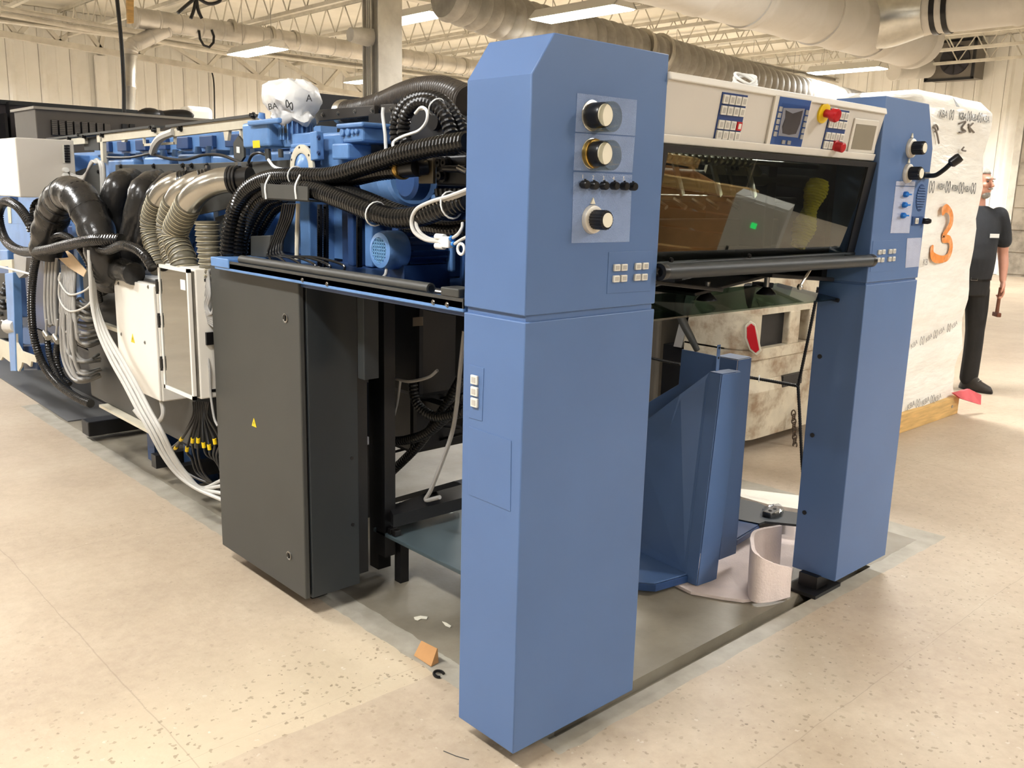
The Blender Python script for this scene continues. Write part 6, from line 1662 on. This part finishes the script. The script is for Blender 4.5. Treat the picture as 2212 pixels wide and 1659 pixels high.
# ---- inside of the feeder: dark frame, hoses, shelf
inn = thing('feeder_machinery', (.6, 1.3, 0), 'black inner frame of the feeder between the charcoal cabinet and the tower', 'machine frame')
MB().box(.45, .51, 1.29, 1.35, .03, 1.2).build('frame_post', BLACK_M, inn, 0)
MB().box(.42, .47, 1.20, 1.26, .12, 1.2).build('frame_post', BLACK_M, inn, 0)
MB().box(.62, 1.05, 1.25, 1.84, .72, 1.2).build('gear_case', BLACK_M, inn, 0, bevel=.02)
MB().box(.60, .63, .75, 1.0, .86, 1.2).build('cover_plate', BLACK_M, inn, 0)
MB().box(.74, 1.10, 1.45, 1.84, .42, .73).build('shade_box', BLACK_M, inn, 0, bevel=.02)  # added black box: hides the bright floor beyond and shades the floor below
MB().box(.78, .84, .9, 1.6, .60, .66).build('lift_rail', BLACK_M, inn, 0)
MB().box(.6, .80, .45, 1.25, 1.08, 1.2).build('pile_drive', BLACK_M, inn, 0, bevel=.02)
MB().box(1.62, 1.70, .35, 2.2, .1, 1.2).build('inner_side', BLACK_M, inn, 0) if False else None
q = UX([(892, 686, .59), (914, 684, .59), (914, 703, .59), (892, 705, .59)])
plate(q, NX, .001).build('rating_plate', mat('dull_label', (140, 130, 118), .6), inn, 0)  # label plate in a dull grey-brown
for a, b in (((838, 942), (1005, 898)), ((838, 980), (1005, 935)), ((838, 905), (1000, 925)), ((845, 885), (1000, 850))):
    bar(MB(), XF(*a, .9), XF(*b, .9), .03).build('cross_bar', BLACK_M, inn, 0)
bar(MB(), XF(835, 1086, .7), XF(1000, 1040, .7), .05).build('cross_bar', BLACK_M, inn, 0)
MB().prism([U(840, 1120, 'Z', .26), U(1000, 1060, 'Z', .26), U(1000, 1100, 'Z', .26), U(850, 1140, 'Z', .26)], (0, 0, .05)).build('lift_beam', BLACK_M, inn, 0)
for j, ps in enumerate((((1005, 800, .7), (960, 880, .7), (905, 960, .7), (835, 1030, .7)), ((1005, 860, .62), (930, 930, .62), (880, 950, .62), (832, 955, .62)), ((890, 820, .6), (900, 870, .6), (940, 900, .6), (1005, 890, .6)))):
    hose(list(ps), .02, 'black corrugated hose inside the feeder frame, ' + ('lowest' if j == 0 else 'level' if j == 1 else 'hooked') + ' one', m=BLACK)
cord([(1003, 715, .5), (994, 800, .5), (986, 880, .5), (975, 940, .5), (950, 1010, .5), (930, 1060, .5), (920, 1080, .5), (950, 1074, .5)], .008, 'grey cable hanging inside the feeder and hooking back at its end', CABLE, 'loose_cable', 'cable')
cord([(852, 818, .5), (885, 824, .5), (925, 815, .5), (945, 800, .5)], .006, 'short grey cable sagging under the black gear case', CABLE, 'loose_cable', 'cable')
cord([(865, 822, .5), (858, 870, .5), (845, 920, .5), (838, 940, .5)], .005, 'thin grey cable dropping beside the frame post', CABLE, 'loose_cable', 'cable')
shf = thing('feeder_shelf', (.55, 1.0, .2), 'slate green steel shelf low inside the feeder', 'shelf')
MB().box(.42, .95, .50, 1.28, .205, .22).build('shelf_plate', mat('slate_green', (70, 82, 86), .35, var=.08), shf, 0, bevel=.003)
for x, y in ((.5, .6), (.9, .6), (.9, 1.2), (.5, 1.2)): MB().box(x-.02, x+.02, y-.02, y+.02, 0, .205).build('shelf_leg', BLACK_M, shf, 0)
m = MB(); rnd = random.Random(21); nx, ny = 12, 10; g = []
for j in range(ny+1):
    for i in range(nx+1):
        g.append(V(.56 + .3*i/nx, .52 + .28*j/ny, .222 + .06*sin(pi*i/nx)*sin(pi*j/ny) + .012*rnd.random()))
m.add(g, [(j*(nx+1)+i, j*(nx+1)+i+1, (j+1)*(nx+1)+i+1, (j+1)*(nx+1)+i) for j in range(ny) for i in range(nx)])
bw = tag(m.build('bubble_wrap', mat('bubble_wrap', (186, 186, 180), .15, var=.1, scale=30, bump=.9, bscale=90), smooth=60), 'crumpled bubble wrap lying on the slate green shelf', 'bubble wrap')
sl_ = bw.modifiers.new('thick', 'SOLIDIFY'); sl_.thickness = .003
tc_ = thing('terminal_row', XF(820, 1128, .42), 'row of shiny black terminals at the end of the slate green shelf', 'terminal')
for k in range(4): MB().box(.425, .455, 1.14+.03*k, 1.162+.03*k, .221, .245).build('terminal', BLACK, tc_, 0, bevel=.003)
# ================================================================== SUCTION HEAD behind the guard, and what the pane mirrors
sh_ = thing('feed_mechanism', (1.1, .4, 1.2), 'black suction head with chrome collars behind the tinted glass', 'machine head')
MB().box(.52, 2.2, .55, .58, 1.24, 1.80).build('back_plate', BLACK_M, sh_, 0)
MB().box(1.69, 1.728, .16, .55, 1.24, 1.80).build('end_wall', BLACK_M, sh_, 0)
MB().cyl((.5, .22, 1.655), (1.70, .22, 1.655), .010, n=14).build('collar_shaft', STEEL, sh_)
for k in range(20): MB().lathe([(.011, -.007), (.019, -.007), (.019, .007), (.011, .007)], (.58 + .034*k, .22, 1.655), (1, 0, 0), 14).build('shaft_collar', ALU, sh_)
MB().cyl((.5, .26, 1.60), (1.70, .26, 1.60), .022, n=16).build('drive_shaft', CHAR, sh_)
MB().cyl((.5, .30, 1.53), (1.70, .30, 1.53), .012, n=14).build('lower_shaft', STEEL, sh_)
for k, x in enumerate((.66, .80, .90, 1.0, 1.08, 1.2)):
    MB().prism([(x, .20, 1.635), (x+.022, .20, 1.635), (x+.028, .17, 1.545), (x+.016, .17, 1.535), (x+.006, .17, 1.545)], (0, .008, 0)).build('lever', ALU if k % 2 else CLEAR, sh_, 0)
    MB().cyl((x+.03, .30, 1.53), (x+.03, .24, 1.50), .008, n=10).build('nozzle', STEEL, sh_)
MB().prism([(1.02, .24, 1.60), (1.34, .24, 1.60), (1.36, .24, 1.625), (1.32, .24, 1.655), (1.04, .24, 1.655)], (0, .01, 0)).build('silver_plate', ALU, sh_, 0)
for x in (1.17, 1.20): MB().cyl((x, .239, 1.632), (x, .236, 1.632), .007, n=10).build('plate_hole', BLACK, sh_)
MB().box(1.40, 1.46, .24, .5, 1.36, 1.70).build('side_cheek', BLACK_M, sh_, 0, bevel=.006)
MB().box(.56, .60, .24, .5, 1.36, 1.70).build('side_cheek', BLACK_M, sh_, 0, bevel=.006)
MB().box(.55, 1.66, .34, .40, 1.36, 1.46).build('head_beam', CHAR_D, sh_, 0, bevel=.006)
# arms and plates hanging under the bar
for x0, x1, y0, y1, z0, z1, r in ((.54, 1.0, .12, .30, 1.262, 1.275, .12), (.9, 1.45, .16, .34, 1.25, 1.262, -.10), (1.25, 1.68, .10, .42, 1.255, 1.27, .08), (.55, .9, .3, .52, 1.23, 1.245, -.1)):
    c = V((x0+x1)/2, (y0+y1)/2, (z0+z1)/2)
    MB().cbox(c, x1-x0, y1-y0, z1-z0, Matrix.Rotation(r, 3, 'Y')).build('head_plate', BLACK_M, sh_, 0, bevel=.003)
for x in (.68, 1.02, 1.38): 
    MB().cyl((x, .2, 1.20), (x, .2, 1.26), .010, n=10).build('suction_stem', STEEL, sh_)
    MB().lathe([(.012, .02), (.034, 0), (.036, -.006), (.01, -.006)], (x, .2, 1.205), (0, 0, 1), 16).build('suction_cup', BLACK, sh_)
MB().cyl((1.44, .06, 1.31), (1.40, .08, 1.235), .005, n=8).build('hanging_pin', ALU, sh_)
MB().lathe([(.006, 0), (.011, .01), (.006, .02)], (1.40, .08, 1.225), (0, 0, 1), 10).build('pin_knob', ALU, sh_)
# yellow coiled hose
YC_ = mat('yellow_coil', (240, 222, 70), .4, var=.1)
A1, B1 = V(1.545, .125, 1.60), V(1.46, .135, 1.37); ax_ = (B1-A1); u_ = V(1, 0, 0) - ax_*(V(1, 0, 0).dot(ax_)/ax_.length_squared); u_.normalize(); q_2 = ax_.normalized().cross(u_)
pts = [A1 + ax_*(k/220) + (u_*cos(k*.75) + q_2*sin(k*.75))*(.030 + .008*sin(k*.05)) for k in range(220)]
tag(MB().tube(pts, .0055, 6).build('coiled_hose', YC_), 'yellow coiled air hose hanging behind the tinted glass', 'hose')

# crate and white cabinet mirrored by the guard pane, plus an added dark row
def local(o, rz): return Matrix.Translation(Vector(o)) @ Matrix.Rotation(rz, 4, 'Z')
kr = thing('wooden_crate', (4.75, -3.2, 0), 'open pine crate mirrored in the tinted glass guard', 'crate', rz=radians(20))
LM = local((4.75, -3.2, 0), radians(20))
def lbox(name, x0, x1, y0, y1, z0, z1, m, par):
    o = MB().box(x0, x1, y0, y1, z0, z1); o.v = [tuple(LM @ Vector(v)) for v in o.v]; return o.build(name, m, par, 0)
for s in (-.45, .43):
    for k in range(4): lbox('slat', -.6, .6, s, s+.02, .06+.16*k, .20+.16*k, CARD, kr)
for s in (-.6, .58):
    for k in range(4): lbox('slat', s, s+.02, -.43, .43, .06+.16*k, .20+.16*k, CARD, kr)
for x in (-.62, .56):
    for y in (-.47, .45): lbox('corner_post', x, x+.06, y, y+.03, 0, .78, PINE, kr)
lbox('top_rail', -.64, .64, .44, .50, .70, .78, PINE, kr); lbox('top_rail', -.64, .64, -.50, -.44, .70, .78, PINE, kr)
lbox('crate_floor', -.6, .6, -.44, .44, .03, .06, PINE, kr)
wk = thing('control_cabinet', (4.55, -2.05, 0), 'white control cabinet with a green lamp mirrored in the tinted glass', 'cabinet', rz=radians(-20))
LM = local((4.55, -2.05, 0), radians(-25))
lbox('body', -.16, .16, -.2, .2, .08, .86, WHITE, wk); lbox('door', -.172, -.162, -.19, .19, .1, .84, WHITE, wk); lbox('base', -.14, .14, -.18, .18, 0, .08, BLACK_M, wk)
GL = emit('green_lamp', (60, 255, 120), 3.0); GL.cycles.emission_sampling = 'NONE'
lbox('green_lamp', -.18, -.172, -.02, .02, .66, .70, GL, wk); lbox('handle', -.182, -.172, -.14, -.12, .38, .48, BLACK, wk)
dk = thing('reflection_backdrop', (8.5, -6.0, 0), 'unseen row of dark boxes added to keep the reflection in the tinted glass dark', 'cabinet')  # added out of view so the rest of the pane's reflection stays dark
LM = local((8.6, -5.6, 0), radians(-32))
for k in range(5):
    lbox('backdrop_box', -.4, .4, -3.5+1.4*k, -2.12+1.4*k, 0, 2.0, CHAR_D, dk); lbox('backdrop_front', -.43, -.4, -3.46+1.4*k, -2.16+1.4*k, .1, 1.9, BLACK_M, dk)
